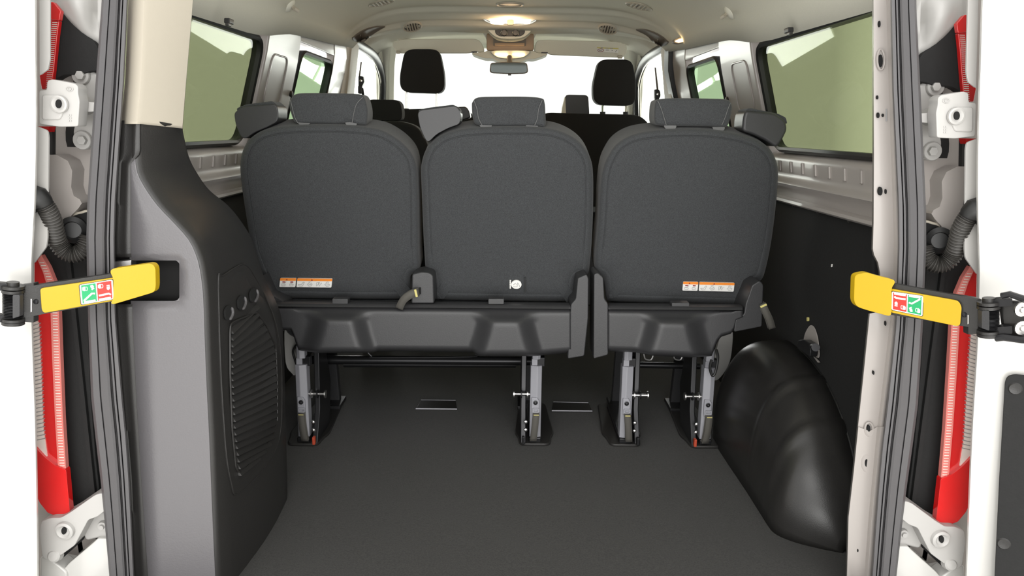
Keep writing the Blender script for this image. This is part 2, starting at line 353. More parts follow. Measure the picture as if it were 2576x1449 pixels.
# overhead console
t = thing('overhead_console', 'beige overhead console with open tray above the rear-view mirror', 'console')
flat('console_body', cr([(1214, 80), (1226, 76), (1283, 72), (1340, 76), (1352, 80), (1344, 95), (1338, 120), (1350, 132), (1378, 136), (1345, 148), (1328, 148), (1306, 157), (1262, 157), (1238, 147), (1218, 146), (1186, 134), (1220, 130), (1228, 120), (1222, 95)], 3), 3.88, .16, 'liner', t, .006)
flat('tray_surround', rp(rect(1224, 84, 1343, 127), 6), 3.862, .05, 'bronze', t, .004)
flat('tray_opening', rp(rect(1241, 93, 1323, 116), 3), 3.857, .05, 'brown', t)
flat('tray_lip', rp(rect(1244, 108, 1320, 115), 2), 3.850, .03, 'bronze', t, .002)
flat('bridge_panel', cr([(1236, 128), (1283, 126), (1332, 128), (1324, 140), (1308, 146), (1283, 148), (1258, 146), (1244, 140)], 3), 3.85, .06, 'liner', t, .006)
for a, b in ((1244, 1277), (1288, 1320)):
    flat('map_lamp_lens', rp([(a, 134.5), (b, 134.5), (b, 140), (a+5, 139)], 2), 3.835, .03, 'lamp', t, .001)
t = thing('climate_panel', 'dark climate control pod with two ringed round dials under the dome lamp', 'control panel')
flat('pod', cr([(1226, 72), (1240, 68), (1283, 66.5), (1325, 68), (1338, 73), (1328, 86), (1312, 95), (1283, 98), (1254, 95), (1238, 86)], 4), 3.68, .12, 'liner', t, .004)
flat('panel_face', rp([(1245, 68.5), (1321, 68.5), (1320, 84), (1310, 91), (1256, 91), (1246, 84)], 5), 3.674, .03, 'rubber_d', t, .002)
for cx in (1268.5, 1297):
    c = P(cx, 83, 3.67)
    k = MB().lathe(c, (0, -1, 0), [(.0155, 0), (.0155, .012), (.012, .015), (0, .015)]).build('dial', M['black'], t)
    MB().ring([c+V((.016*math.cos(a*.2618), -.012, .0125*math.sin(a*.2618))) for a in range(24)], .0014).build('dial_ring', M['chrome'], k)
# rear-view mirror
t = thing('rear_view_mirror', 'interior rear-view mirror hanging below the overhead console', 'mirror')
MB().tube([P(1282, 143, 3.84), P(1282, 150, 3.83), P(1282, 162, 3.82)], .013, 16).build('mirror_stem', M['brown'], t)
ol = rp([(1234, 158), (1262, 156), (1300, 156), (1326, 158), (1329, 181), (1322, 185), (1282, 186), (1238, 184), (1231, 180)], 6)
flat('mirror_housing', ol, 3.80, .035, 'brown', t, .006)
flat('mirror_glass', rp([(1236, 160), (1262, 158), (1300, 158), (1324, 160), (1326, 180), (1320, 183), (1282, 184), (1240, 182), (1234, 179)], 5), 3.797, .003, 'mirror', t)
flat('dip_lever', rp(rect(1278, 185, 1286, 190), 1), 3.80, .015, 'black', t, .002)
# sun visors
def visor(pts, label, grp=None):
    t = thing('sun_visor', label, 'sun visor'); flat('visor_pad', rp(pts, 12, 6), 3.93, .022, 'liner', t, .008, 4); return t
t = visor([(990, 98), (1195, 97), (1210, 104), (1221, 130), (1207, 132), (1195, 129), (1180, 134), (1000, 134), (985, 118)], 'plain beige sun visor folded down left of the mirror')
MB().tube([P(986, 99, 3.92), P(1000, 90, 3.90), P(1004, 98, 3.92)], .010).build('hinge_arm', M['liner'], t)
flat('end_clip', rp(rect(996, 127, 1006, 135), 2), 3.915, .02, 'beige', t, .003); flat('visor_notch', rp(rect(1186, 129, 1200, 133), 1), 3.925, .03, 'black', t)
t = visor([(1350, 100), (1560, 104), (1578, 112), (1576, 138), (1565, 145), (1385, 138), (1372, 132), (1360, 134), (1341, 131)], 'beige sun visor right of the mirror carrying a yellow warning label')
MB().tube([P(1560, 104, 3.92), P(1568, 98, 3.90), P(1582, 110, 3.92)], .010).build('hinge_arm', M['liner'], t)
flat('end_clip', rp(rect(1554, 138, 1566, 147), 2), 3.915, .02, 'beige', t, .003); flat('visor_notch', rp(rect(1362, 131, 1378, 135), 1), 3.925, .03, 'black', t)
wl_ = flat('warning_label', [(1502, 118.5), (1556, 121), (1555, 133), (1501, 130.5)], 3.924, .002, 'swhite', t)
flat('label_band', [(1502, 118.5), (1556, 121), (1556, 124), (1502, 121.5)], 3.9235, .001, 'syellow', wl_)
MB().ring([P(1511+8*math.cos(a*.524), 126.5+3.6*math.sin(a*.524), 3.923) for a in range(12)], .0012, 6).build('prohibition_ring', M['sdred'], wl_)
mb = MB()
for x, y, a, b in ((1514, 120.5, 2.5, 1.2), (1527, 121.5, 4, .7), (1538, 122, 4, .7), (1510, 127, 4, .8), (1528, 126, 4, .9), (1540, 127, 1.2, 1), (1551, 127, 1.4, .9), (1549, 130, 1.4, .9)):
    mb.prism(pl(rect(x-a, y-b, x+a, y+b), 3.923), DY(.001))
mb.build('label_print', M['sgrey'], wl_)
# grab handles in the front headliner
for s, up_, dn_, lab, hk in ((-1, [(884, 93), (900, 80), (920, 70), (945, 64), (968, 64)], [(886, 100), (912, 106), (925, 97), (938, 84), (968, 66)], 'brown recessed grab handle in the headliner, left of the vents', (901, 87)),
                        (1, [(1684, 104), (1668, 90), (1648, 79), (1622, 71), (1600, 71)], [(1676, 112), (1658, 115), (1642, 102), (1628, 88), (1602, 74)], 'brown recessed grab handle in the headliner beside the step lamp', (1663, 98))):
    t = thing('grab_handle', lab, 'grab handle')
    a, b_ = cr(up_, 6, False), cr(dn_, 6, False)
    MB().grid([[CH(*p.lerp(q, k/6), .004) for p, q in zip(a, b_)] for k in range(7)]).build('handle_recess', M['brown'], t, solid=.002)
    MB().tube([CH(hk[0]-s*3, hk[1]-5, .010), CH(hk[0]-s*1, hk[1]-1, .016), CH(hk[0]-s*4, hk[1]+4, .010)], .0018, 8).build('handle_pivot', M['chrome'], t)
# coat hooks
for cx, cy, lab in ((727, 12, 'beige coat hook on the headliner at left'), (1837, 30, 'beige coat hook on the headliner at right')):
    t = thing('coat_hook', lab, 'coat hook'); c = CH(cx, cy, 0); n = CN(cx, cy)
    MB().lathe(c, n, [(.024, -.004), (.023, .004), (.017, .010), (.009, .012), (0, .012)], 24).build('hook_base', M['liner'], t)
    MB().tube([c+n*.008, c+n*.026+V((0, -.004, 0)), c+n*.032+V((0, -.014, .0)), c+n*.024+V((0, -.022, 0))], .006, 10).build('hook', M['beige'], t)
# step lamp
t = thing('step_lamp', 'small lit orange step lamp above the sliding door', 'lamp')
flat('lamp_base', rp([(1694, 100), (1712, 92), (1730, 96), (1728, 104), (1708, 110), (1694, 108)], 4), 3.06, .03, 'brown', t, .003)
flat('lens', rp([(1698, 103), (1712, 97), (1727, 98), (1724, 103), (1708, 107)], 3), 3.052, .02, 'lamp', t, .003)
# window latches
for cx, cy, Y, lab in ((570, 53, 1.80, 'black latch stub at the top of the left rear window'), (1990, 76, 1.86, 'black latch stub at the top of the right rear window')):
    t = thing('window_latch', lab, 'latch')
    flat('latch_block', rp(rect(cx-7, cy-8, cx+7, cy+5), 3), Y, .03, 'rubber_d', t, .003); flat('latch_foot', rp(rect(cx-4, cy+3, cx+5, cy+12), 3), Y-.004, .02, 'black', t, .003)
# front belt anchors on the centre pillars
for s, (cx, cy), lab in ((-1, (908, 206), 'black seat belt anchor on the left centre pillar'), (1, (1655, 240), 'black seat belt anchor on the right centre pillar')):
    t = thing('seat_belt_anchor', lab, 'seat belt'); Y = 3.50
    flat('guide_loop', rp([(cx-7, cy-16), (cx+5, cy-14), (cx+8, cy), (cx+2, cy+12), (cx-7, cy+12)], 4), Y, .03, 'rubber_d', t, .004)
    flat('adjuster', rp(rect(cx-8, cy+9, cx+3, cy+30), 4), Y, .03, 'black', t, .004)
    MB().lathe(P(cx, cy-3, Y-.004), (0, -1, 0), [(.006, 0), (.006, .004), (0, .005)]).build('bolt', M['chrome'], t)
    MB().prism([P(cx-2, cy+12, Y+.01), P(cx+6, cy+16, Y+.01), P(cx+12, cy+60, Y+.03), P(cx+8, cy+60, Y+.03)], DY(.003)).build('webbing', M['rubber_d'], t)
    MB().prism(pl([(cx-1, cy-50), (cx+2, cy-50), (cx-2, cy-14), (cx-6, cy-14)] if s < 0 else [(cx-8, cy-70), (cx-5, cy-70), (cx+2, cy-14), (cx-3, cy-14)], Y+.01), DY(.004)).build('slide_rail', M['brown'], t)

# ================================================================== THIRD-ROW SEATS
BP0 = V((0, 2.08, .46)); BD = V((0, -.10, .46)).normalized(); BN = BD.cross(V((1, 0, 0))).normalized()
if BN.y > 0: BN = -BN
def BPt(px, py, off=0): return PP(px, py, BP0+BN*off, BN)
def centroid(pts):
    c = V((0, 0)); 
    for p in pts: c += V(p)
    return c/len(pts)
def inset(pts, d):
    """move an outline (pixel space) inward by d"""
    out = []; n = len(pts); A = sum(pts[i][0]*pts[(i+1) % n][1]-pts[(i+1) % n][0]*pts[i][1] for i in range(n)); sg = 1 if A > 0 else -1
    for i in range(n):
        t = (V(pts[(i+1) % n])-V(pts[i-1])); 
        if t.length < 1e-6: out.append(V(pts[i])); continue
        t.normalize(); out.append(V(pts[i])+V((-t.y, t.x))*sg*d)
    return out
def pad(outline, front, thick, rim_px, mapf, extra=None):
    """rounded cushion: front face rim rolls back over rim_px; mapf(px,py,off) with off>0 towards the camera"""
    n = 7; rings = []
    for k in range(n):
        a = math.pi/2*k/(n-1)
        ins = rim_px*(1-math.cos(a)); off = front-(1-math.sin(a))*rim_px*.00118*1.2
        rings.append([mapf(p[0], p[1], off) for p in inset(outline, ins)])
    # soft seam groove then flat face with slight crown
    base = inset(outline, rim_px)
    c = centroid(base)
    for g, o in ((1.5, -.0014), (3.5, -.0004), (8, .001)):
        rings.append([mapf(p[0], p[1], front+o) for p in inset(outline, rim_px+g)])
    b2 = inset(outline, rim_px+8)
    for t in (.85, .6, .3, .02):
        rings.append([mapf(*(c+(V(p)-c)*t), front+.001+.006*(1-t*t)) for p in b2])
    w0 = rings[0]
    back = [[p-BN*(thick*f) for p in w0] for f in (.85,)]
    backe = [p-BN*thick for p in rings[2]]
    return MB().loft([backe]+back+rings)
BL = [(605, 430), (606, 400), (613, 374), (628, 350), (655, 331), (690, 320), (735, 315), (800, 313), (865, 314), (920, 318), (962, 327), (997, 346), (1024, 369), (1041, 394), (1049, 425), (1052, 480), (1053, 560), (1054, 640), (1055, 682), (1036, 690), (1032, 710), (1036, 745), (1020, 752), (860, 752), (760, 750), (690, 749), (676, 738), (655, 690), (636, 640), (622, 560), (610, 480)]
BM_ = [(1059, 430), (1062, 405), (1070, 380), (1085, 359), (1112, 339), (1150, 326), (1200, 320), (1280, 318), (1350, 319), (1400, 326), (1440, 343), (1468, 367), (1486, 400), (1492, 440), (1492, 520), (1489, 600), (1484, 660), (1478, 690), (1453, 700), (1448, 720), (1447, 748), (1430, 758), (1260, 757), (1110, 754), (1092, 748), (1088, 720), (1082, 693), (1072, 684), (1068, 640), (1064, 560), (1061, 480)]
BR = [(1505, 560), (1509, 480), (1516, 425), (1530, 390), (1552, 360), (1590, 338), (1640, 328), (1700, 324), (1780, 325), (1842, 333), (1895, 347), (1930, 368), (1949, 396), (1957, 430), (1955, 480), (1948, 550), (1938, 620), (1925, 680), (1915, 704), (1895, 716), (1886, 740), (1880, 760), (1865, 768), (1760, 765), (1640, 762), (1540, 758), (1525, 750), (1521, 715), (1515, 695), (1498, 682), (1497, 640)]
def backrest(parent, ol):
    o = cr(ol, 4); b = pad(o, .0, .10, 16, BPt).build('backrest', M['fabric'], parent, ang=60)
    pts = [p for p in inset(o, 19) if p[1] < 640]
    k = max(range(len(pts)), key=lambda i: (V(pts[i])-V(pts[i-1])).length); pts = pts[k:]+pts[:k]
    MB().tube([BPt(p[0], p[1], .0012) for p in pts], .0009, 6).build('piping', M['fabric'], b)
    return b
def headrest(parent, pts, stL, stR, bez, Y=2.0):
    o = cr(pts, 4)
    mf = lambda x, y, off: P(x, y, Y-off)
    rings = []
    for k in range(6):
        a = math.pi/2*k/5; ins = 6.5*(1-math.cos(a)); rings.append([mf(p[0], p[1], -(1-math.sin(a))*.014) for p in inset(o, ins)])
    c = centroid(o)
    for t in (.8, .5, .2, .02): rings.append([mf(*(c+(V(p)-c)*t*.93), .006*(1-t)) for p in o])
    fr = [[p+V((0, .055, 0)) for p in rings[0]], [p+V((0, .075, 0)) for p in rings[2]]]
    h = MB().loft([fr[1], fr[0]]+rings).build('headrest', M['fabric'], parent, ang=60)
    for st in (stL, stR):
        MB().tube([P(x, y, Y-.0045) for x, y in cr(st, 5, False)], .0008, 6).build('stitching', M['stitch'], h)
    for bx, by in bez:
        MB().tube([P(bx, by-12, Y+.04), P(bx, by+10, Y+.035)], .007, 10).build('headrest_post', M['steel_d'], h)
        flat('post_sleeve', rp([(bx-17, by-6), (bx+17, by-6), (bx+14, by+4), (bx-12, by+4)], 4), Y+.005, .03, 'sleeve', h, .003)
def beltguide(parent, side, top, Y=2.0):
    g = MB().prism(pl(rp(side, 10, 6), Y), DY(.085)).build('belt_guide', M['vinyl'], parent, .014, 4)
    MB().prism(pl(rp(top, 5, 5), Y+.012), DY(.07)).build('guide_top_pad', M['fabric'], g, .012, 4)
def label(parent, px, py, slope, w1=38, w2=88):
    """two stickers: pictogram pair and pictogram row; slope px/px"""
    N = BN
    def Q(x, y, off): return BPt(px+x, py+y+slope*x, off)
    x = 0
    for wd, n in ((w1, 2), (w2, 4)):
        sk = 4*math.copysign(1, -slope) if slope else 2
        def q(u, v, off, x=x): return Q(x+u+sk*.6*v/22, v, off)
        pts = rp([(0, 0), (wd, 0), (wd, 22), (0, 22)], 2.5, 4)
        st = MB().prism([q(p[0], p[1], .0085) for p in pts], -BN*.004).build('warning_label', M['swhite'], parent)
        pts = rp([(0, 0), (wd, 0), (wd, 6), (0, 6)], 1.2, 3)
        MB().prism([q(p[0], p[1], .0090) for p in pts], -BN*.001).build('label_band', M['sorange'], st)
        cx = wd*.42
        MB().prism([q(cx-2.2, 5, .0094), q(cx+2.2, 5, .0094), q(cx, 1.2, .0094)], -BN*.0006).build('warning_triangle', M['sdred'], st)
        mb = MB()
        for k in range(n):
            u = (k+.5)*wd/n
            if n == 2:
                MB().prism([q(u-3.6, 8, .0092), q(u+3.6, 8, .0092), q(u+3.6, 10.6, .0092), q(u-3.6, 10.6, .0092)], -BN*.0005).build('red_mark', M['sdred'], st)
                mb.tube([q(a, b, .0092) for a, b in ((u-5, 15), (u-4, 19), (u+4, 19), (u+5, 15), (u-5, 14), (u+2, 13))]+([q(u+6, 8, .0092)] if k == 0 else []), .0005, 5)
            elif k == 0: mb.tube([q(a, b, .0092) for a, b in ((u-7, 15), (u-4, 19), (u+4, 19), (u+8, 9), (u+5, 9), (u+1, 15), (u-7, 15))], .0005, 5)
            elif k == 2: mb.tube([q(a, b, .0092) for a, b in ((u-5, 19), (u-6, 10), (u+2, 9), (u+4, 14), (u+3, 19), (u, 15), (u, 10), (u-3, 18))], .0005, 5); mb.tube([q(u+7, 10, .0092), q(u+7, 13, .0092)], .0006, 5)
            else: mb.tube([q(a, b, .0092) for a, b in ((u-7, 15), (u-1, 10), (u+6, 14), (u+5, 18), (u-2, 19), (u-5, 16), (u+4, 14))], .0005, 5); mb.tube([q(u-4, 9, .0092), q(u, 7.6, .0092), q(u+4, 9, .0092)], .0005, 5)
        mb.build('pictograms', M['sgrey'], st)
        x += wd+3
def shield(parent, x0, x1, ytop, ybot, centres, Y0, botf=None):
    nx, rows = int((x1-x0)/6), []
    def hgt(x, v):
        h = 0
        for c in centres:
            hw = interp([(0, 60), (.12, 40), (.28, 25), (.6, 34), (1, 48)], v)
            h = max(h, 1-sm(hw, hw+52, abs(x-c)))
        return h*sm(.06, .34, v)*.042
    for (py, dy) in ((ytop-10, .09), (ytop-8, .05), (ytop-4, .018), (ytop-1, .006), (ytop+4, .0)):
        rows.append([P(lerp(x0, x1, i/nx), py+.008*(lerp(x0, x1, i/nx)-1283), Y0+dy) for i in range(nx+1)])
    nv = 22
    for j in range(nv+1):
        v = j/nv; r = []
        for i in range(nx+1):
            x = lerp(x0, x1, i/nx); yb = ybot if not botf else botf(x)
            py = lerp(ytop+6, yb, v)
            r.append(P(x, py+.008*(x-1283), Y0+.012-hgt(x, v)+.03*sm(.94, 1, v)-.012*sm(0, .1, v)))
        rows.append(r)
    rows.append([p+V((0, .05, 0)) for p in rows[-1]])
    return MB().grid(rows).build('seat_base_shield', M['grey'], parent, ang=70, solid=.004)
def loop_strap(parent, pts, wpx, Y, thick=.0025, tagat=0):
    """strap ribbon folded in a loop along pixel path"""
    L = []; Rr = []
    path = cr(pts, 5, False)
    for i, p in enumerate(path):
        a, b = path[max(0, i-1)], path[min(len(path)-1, i+1)]; t = (b-a).normalized(); n = V((-t.y, t.x))*wpx/2
        yy = Y-.012*math.sin(math.pi*i/(len(path)-1)); L.append(P(*(p+n), yy)); Rr.append(P(*(p-n), yy))
    back = [p+V((0, .014, .0)) for p in reversed(L)], [p+V((0, .014, 0)) for p in reversed(Rr)]
    s = MB().grid([L+list(back[0]), Rr+list(back[1])]).build('pull_strap', M['strap'], parent, solid=thick)
    i = 1 if tagat == 0 else len(L)-2
    MB().prism([L[i], Rr[i], Rr[i]+(Rr[i+1]-Rr[i])*1.3, L[i]+(L[i+1]-L[i])*1.3], DY(-.003)).build('strap_tag', M['tagy'], s)
    return s
def legset(parent, fx, fy, side, topx=None, two=True):
    """floor leg: side=+1 mechanism to the right of the post, -1 to the left"""
    f = PZ(fx, fy, .0); x, y = f.x, f.y; sd = side
    hw = .0165
    sec = [(-hw, .0), (-hw*.2*sd, -.006), (hw, .0), (hw, .035), (-hw, .035)]
    lg = MB().loft([[V((x+a, y-.015+b+.02*0, z)) for a, b in sec] for z in (.015, .245)]).build('leg', M['leg'], parent, .002)
    MB().loft([[V((x+a*.72, y-.01+b*.8, z)) for a, b in sec] for z in (.262, .30)]).build('leg_top', M['leg'], lg, .002)
    MB().box((x-hw*.8, y-.012, .244), (x+hw*.2, y+.015, .263)).build('leg_neck', M['leg'], lg, .001)
    MB().box((x+hw*.1, y-.004, .238), (x+hw*1.5, y+.02, .266)).build('neck_clip', M['steel_d'], lg, .002)
    # latch plate + bolt + buckle + strap
    yb = y-.0245
    MB().prism([(x-.012, yb, .128), (x-.012, yb, .150), (x+.004, yb, .150), (x+.010, yb, .140), (x+.010, yb, .10), (x-.012, yb, .10)], DY(.008)).build('latch_plate', M['leg'], lg, .002)
    MB().lathe((x-.001, yb, .135), (0, -1, 0), [(.0065, 0), (.0065, .002), (.004, .0025), (.0035, .007), (0, .008)]).build('latch_pin', M['steel_d'], lg)
    MB().frame([V((x+a, yb-.001, .112+b)) for a, b in rp([(-.009, -.007), (.010, -.007), (.010, .007), (-.009, .007)], .003, 3)], [V((x+a, yb-.001, .112+b)) for a, b in rp([(-.006, -.003), (.007, -.003), (.007, .004), (-.006, .004)], .002, 3)], DY(-.004)).build('buckle', M['leg'], lg)
    L = [V((x-.008+k*.003*sd*.3, yb-.003-.006*math.sin(k/8*math.pi), .106-k*.0105)) for k in range(9)]
    ret = [p+V((0, -.012, 0)) for p in reversed(L)]
    MB().grid([L+ret, [p+V((.019, 0, 0)) for p in L+ret]]).build('latch_strap', M['strap'], lg, solid=.002)
    MB().box((x-.006, yb-.017, .095), (x+.009, yb-.0155, .104)).build('strap_tag', M['tagy'], lg)
    # mechanism
    mx = x+sd*.035
    MB().prism([(mx-.008, y-.03, .01), (mx-.008, y+.12, .01), (mx-.008, y+.16, .14), (mx-.008, y+.10, .29), (mx-.008, y+.03, .29), (mx-.008, y+.02, .1)], (.016, 0, 0)).build('leg_side_plate', M['steel_d'], lg, .003)
    MB().cyl((x+sd*.012, y+.0, .152), (x+sd*.062, y+.0, .152), .0045, 12).build('cross_pin', M['steel'], lg)
    for k in (.022, .040, .062): MB().cyl((x+sd*k, y, .152), (x+sd*(k+.004), y, .152), .012, 16).build('pin_washer', M['steel'] if k != .040 else M['steel_d'], lg)
    for zz in (.07, .045): MB().lathe((x+sd*.028, y-.012, zz), (0, -1, 0), [(.006, 0), (.005, .004), (0, .006)], 12).build('rivet', M['steel'], lg)
    MB().box((mx-.004, y-.045, .012), (mx+.004, y-.030, .035)).build('release_lever', M['orange'] if fx < 900 or fx > 1700 else M['steel_d'], lg, .002)
    # foot rail and plate
    pts = rp([(x-.045, y-.035), (x+.045, y-.035), (x+.05, y+.02), (x+.06, y+.05), (x+.045, y+.30), (x-.045, y+.30), (x-.06, y+.05), (x-.05, y+.02)], .02, 5)
    MB().prism([V((a, b, .003)) for a, b in pts], (0, 0, .009)).build('foot_plate', M['black'], lg, .003)
    MB().box((x-.018, y-.025, .010), (x+.018, y+.26, .026)).build('floor_rail', M['steel_d'], lg, .004)
    # front leg
    MB().loft([[V((x+sd*.02+a, y+b, z)) for a, b in ((-.016, 0), (.016, 0), (.016, .03), (-.016, .03))] for y, z in ((y+.30, .01), (y+.24, .29))]).build('front_strut', M['grey'], lg, .004)
    MB().box((x+sd*.02-.03, y+.24, .010), (x+sd*.02+.03, y+.34, .022)).build('front_shoe', M['steel_d'], lg, .003)
    return lg
def cushion(parent, xa, xb, Y0, len_=.46, z=.36, m='fabric'):
    MB().box((xa, Y0, z-.05), (xb, Y0+len_, z+.08)).build('seat_cushion', M[m], parent, .04, 5)

# ---- double bench
b = thing('bench_seat', 'dark grey two-person bench seat seen from behind, left of the load space', 'seat')
k = backrest(b, BL); label(k, 705, 700, .012, 40, 88)
k2 = backrest(b, BM_)
headrest(b, [(731, 250), (744, 237), (780, 234), (860, 235), (905, 237), (916, 243), (923, 262), (926, 285), (922, 312), (905, 314), (880, 309), (850, 312), (800, 311), (748, 309), (737, 298), (728, 265)],
         [(731, 252), (736, 275), (742, 296), (749, 309)], [(912, 245), (897, 262), (890, 285), (886, 308)], ((764, 311), (883, 312)))
headrest(b, [(1189, 256), (1203, 245), (1250, 243), (1320, 243), (1362, 247), (1370, 258), (1372, 285), (1371, 318), (1350, 318), (1320, 317), (1230, 317), (1200, 314), (1190, 300), (1187, 270)],
         [(1192, 252), (1200, 275), (1204, 298), (1213, 315)], [(1364, 252), (1355, 275), (1352, 298), (1345, 315)], ((1222, 319), (1338, 320)))
beltguide(b, [(588, 283), (612, 268), (694, 262), (700, 278), (699, 305), (672, 320), (640, 333), (616, 350), (604, 343), (592, 312)], [(594, 272), (620, 262), (684, 254), (697, 264), (700, 276), (690, 283), (598, 290)])
beltguide(b, [(1050, 285), (1058, 277), (1148, 266), (1160, 285), (1157, 312), (1128, 322), (1098, 338), (1078, 358), (1070, 352), (1056, 320)], [(1052, 277), (1075, 271), (1140, 263), (1156, 272), (1160, 287), (1148, 290), (1056, 294)])
shield(b, 692, 1436, 771, 890, (852, 1272), 1.985, lambda x: interp([(692, 832), (735, 834), (752, 884), (800, 890), (940, 888), (950, 884), (1190, 884), (1205, 895), (1350, 893), (1436, 884)], x))
# hinge covers
flat('hinge_cover', rp([(1036, 690), (1060, 684), (1080, 686), (1090, 694), (1092, 764), (1034, 764)], 6), 1.995, .09, 'grey', b, .008)
flat('hinge_slot', rp(rect(1054, 723, 1059, 740), 2), 1.993, .01, 'void', b)
flat('side_cover', rp([(1453, 700), (1476, 690), (1481, 700), (1480, 800), (1470, 896), (1428, 903), (1436, 766), (1448, 752)], 5), 1.985, .10, 'grey', b, .008)
flat('side_cover', rp([(662, 690), (680, 740), (715, 760), (718, 832), (696, 836), (672, 780)], 5), 2.02, .08, 'grey', b, .006)
for x in (852, 1245): flat('shield_hook', rp(rect(x-17, 752, x+23, 766), 3), 1.995, .03, 'grey', b, .002)
loop_strap(b, [(1052, 736), (1032, 742), (1014, 756), (1004, 776)], 19, 1.975)
pr = BPt(1300, 716, .0085)
iso = MB().prism([BPt(1299+13*math.cos(a*.2618), 716+10.8*math.sin(a*.2618), .0085) for a in range(24)], -BN*.004).build('child_seat_label', M['swhite'], b)
MB().tube([BPt(x, y, .009) for x, y in ((1291, 721), (1301, 721), (1302, 711), (1305, 714), (1307, 721))], .0006, 5).tube([BPt(x, y, .009) for x, y in ((1291, 717), (1297, 712), (1299, 717))], .0006, 5).build('label_print', M['sgrey'], iso)
mb = MB()
for k in range(5): mb.prism([BPt(x, y, .0085) for x, y in rect(1282, 705.5+k*4.3, 1285.6, 708.8+k*4.3)], -BN*.004)
mb.build('label_lettering', M['swhite'], iso)
MB().prism([BPt(x, y, .0085) for x, y in rect(1319.5, 698, 1322, 735)], -BN*.004).build('care_slit', M['sblack'], b)
for fx, sd in ((769, 1), (1345, -1)): legset(b, fx, 1113, sd)
MB().tube([P(865, 916, 2.34), P(1298, 917, 2.34)], .010, 14).build('cross_tube', M['steel_d'], b)
MB().tube([P(760, 905, 2.30), P(1340, 908, 2.30)], .014, 14).build('frame_tube', M['steel_d'], b)
MB().tube([P(x, y, 2.1) for x, y in cr([(925, 886), (935, 896), (950, 900), (1180, 898), (1195, 890)], 4, False)], .0025, 8).build('spring_wire', M['steel_d'], b)
c0 = P(700, 800, 2.08).x; c1 = P(1436, 800, 2.08).x
cushion(b, c0, c1, 2.10)
MB().box((c0+.05, 2.12, .285), (c1-.02, 2.5, .31)).build('seat_pan', M['steel_d'], b)
# ---- single seat
b = thing('single_seat', 'dark grey single folding seat seen from behind, beside the wheel arch', 'seat')
k = backrest(b, BR); label(k, 1719, 709, .022, 38, 88)
headrest(b, [(1648, 258), (1660, 249), (1710, 247), (1780, 248), (1826, 250), (1838, 258), (1841, 275), (1836, 300), (1828, 318), (1810, 320), (1780, 318), (1700, 317), (1665, 316), (1648, 310), (1645, 290)],
         [(1655, 254), (1664, 275), (1671, 298), (1676, 314)], [(1837, 260), (1830, 278), (1824, 296), (1816, 314)], ((1686, 321), (1808, 325)))
beltguide(b, [(1870, 298), (1876, 278), (1950, 284), (1976, 302), (1982, 325), (1970, 350), (1954, 372), (1925, 352), (1895, 338), (1868, 330)], [(1876, 275), (1888, 272), (1958, 286), (1978, 296), (1981, 312), (1965, 308), (1880, 300)])
shield(b, 1530, 1868, 771, 886, (1694,), 1.985, lambda x: interp([(1530, 880), (1600, 882), (1640, 890), (1735, 894), (1790, 890), (1800, 860), (1812, 842), (1842, 832), (1850, 800), (1868, 792)], x))
flat('side_cover', rp([(1494, 690), (1504, 686), (1518, 698), (1521, 752), (1530, 764), (1530, 893), (1493, 903)], 5), 1.985, .10, 'grey', b, .008)
flat('outer_cover', rp([(1884, 742), (1892, 718), (1912, 706), (1921, 716), (1917, 822), (1846, 836), (1850, 804), (1872, 790), (1876, 764)], 6), 1.99, .10, 'grey', b, .006)
flat('shield_hook', rp(rect(1690, 762, 1735, 774), 3), 1.995, .03, 'grey', b, .002)
loop_strap(b, [(1918, 764), (1926, 782), (1936, 803), (1943, 826)], 17, 1.985)
for fx, fy, sd in ((1569, 1115, 1), (1769, 1119, -1)): legset(b, fx, fy, sd)
MB().tube([P(1606, 918, 2.34), P(1760, 921, 2.34)], .010, 14).build('cross_tube', M['steel_d'], b)
for cx in (1632, 1706): MB().tube([P(x, y, 2.06) for x, y in cr([(cx-12, 890), (cx-8, 903), (cx+6, 905), (cx+12, 892)], 4, False)], .0022, 8).build('spring_wire', M['steel'], b)
MB().tube([P(x, y, 2.06) for x, y in cr([(1802, 880), (1806, 900), (1800, 935), (1792, 945), (1786, 925), (1790, 905)], 5, False)], .004, 8).build('release_cable', M['rubber_d'], b)
c0 = P(1530, 800, 2.08).x; c1 = .60
cushion(b, c0, c1, 2.10)
MB().box((c0+.02, 2.12, .285), (c1-.04, 2.5, .31)).build('seat_pan', M['steel_d'], b)

# ================================================================== SECOND ROW
b = thing('middle_row_seat', 'black middle-row bench visible between the rear seats, on the left', 'seat'); Y2 = 2.92
for pts in ([(925, 420), (925, 330), (935, 312), (975, 304), (1010, 306), (1045, 318), (1064, 345), (1078, 420), (1078, 900), (900, 900), (850, 600), (820, 420)],
            [(1088, 420), (1096, 350), (1120, 320), (1160, 304), (1290, 300), (1390, 308), (1412, 330), (1430, 420), (1430, 900), (1088, 900)]):
    pp = [p for p in cr(pts[:], 3)]
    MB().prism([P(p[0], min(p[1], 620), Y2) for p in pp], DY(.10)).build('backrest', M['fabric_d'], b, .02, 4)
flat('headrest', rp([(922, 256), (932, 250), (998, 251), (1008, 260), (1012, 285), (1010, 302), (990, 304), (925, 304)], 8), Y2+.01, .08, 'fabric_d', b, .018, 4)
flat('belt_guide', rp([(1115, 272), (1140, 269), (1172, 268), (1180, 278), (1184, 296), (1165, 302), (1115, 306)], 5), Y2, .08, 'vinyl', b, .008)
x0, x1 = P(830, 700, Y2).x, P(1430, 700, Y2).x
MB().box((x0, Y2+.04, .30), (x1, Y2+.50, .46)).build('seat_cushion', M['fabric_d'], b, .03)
for lx in (x0+.12, x1-.12): MB().box((lx-.02, Y2+.10, .002), (lx+.02, Y2+.42, .31)).build('leg', M['steel_d'], b, .005)
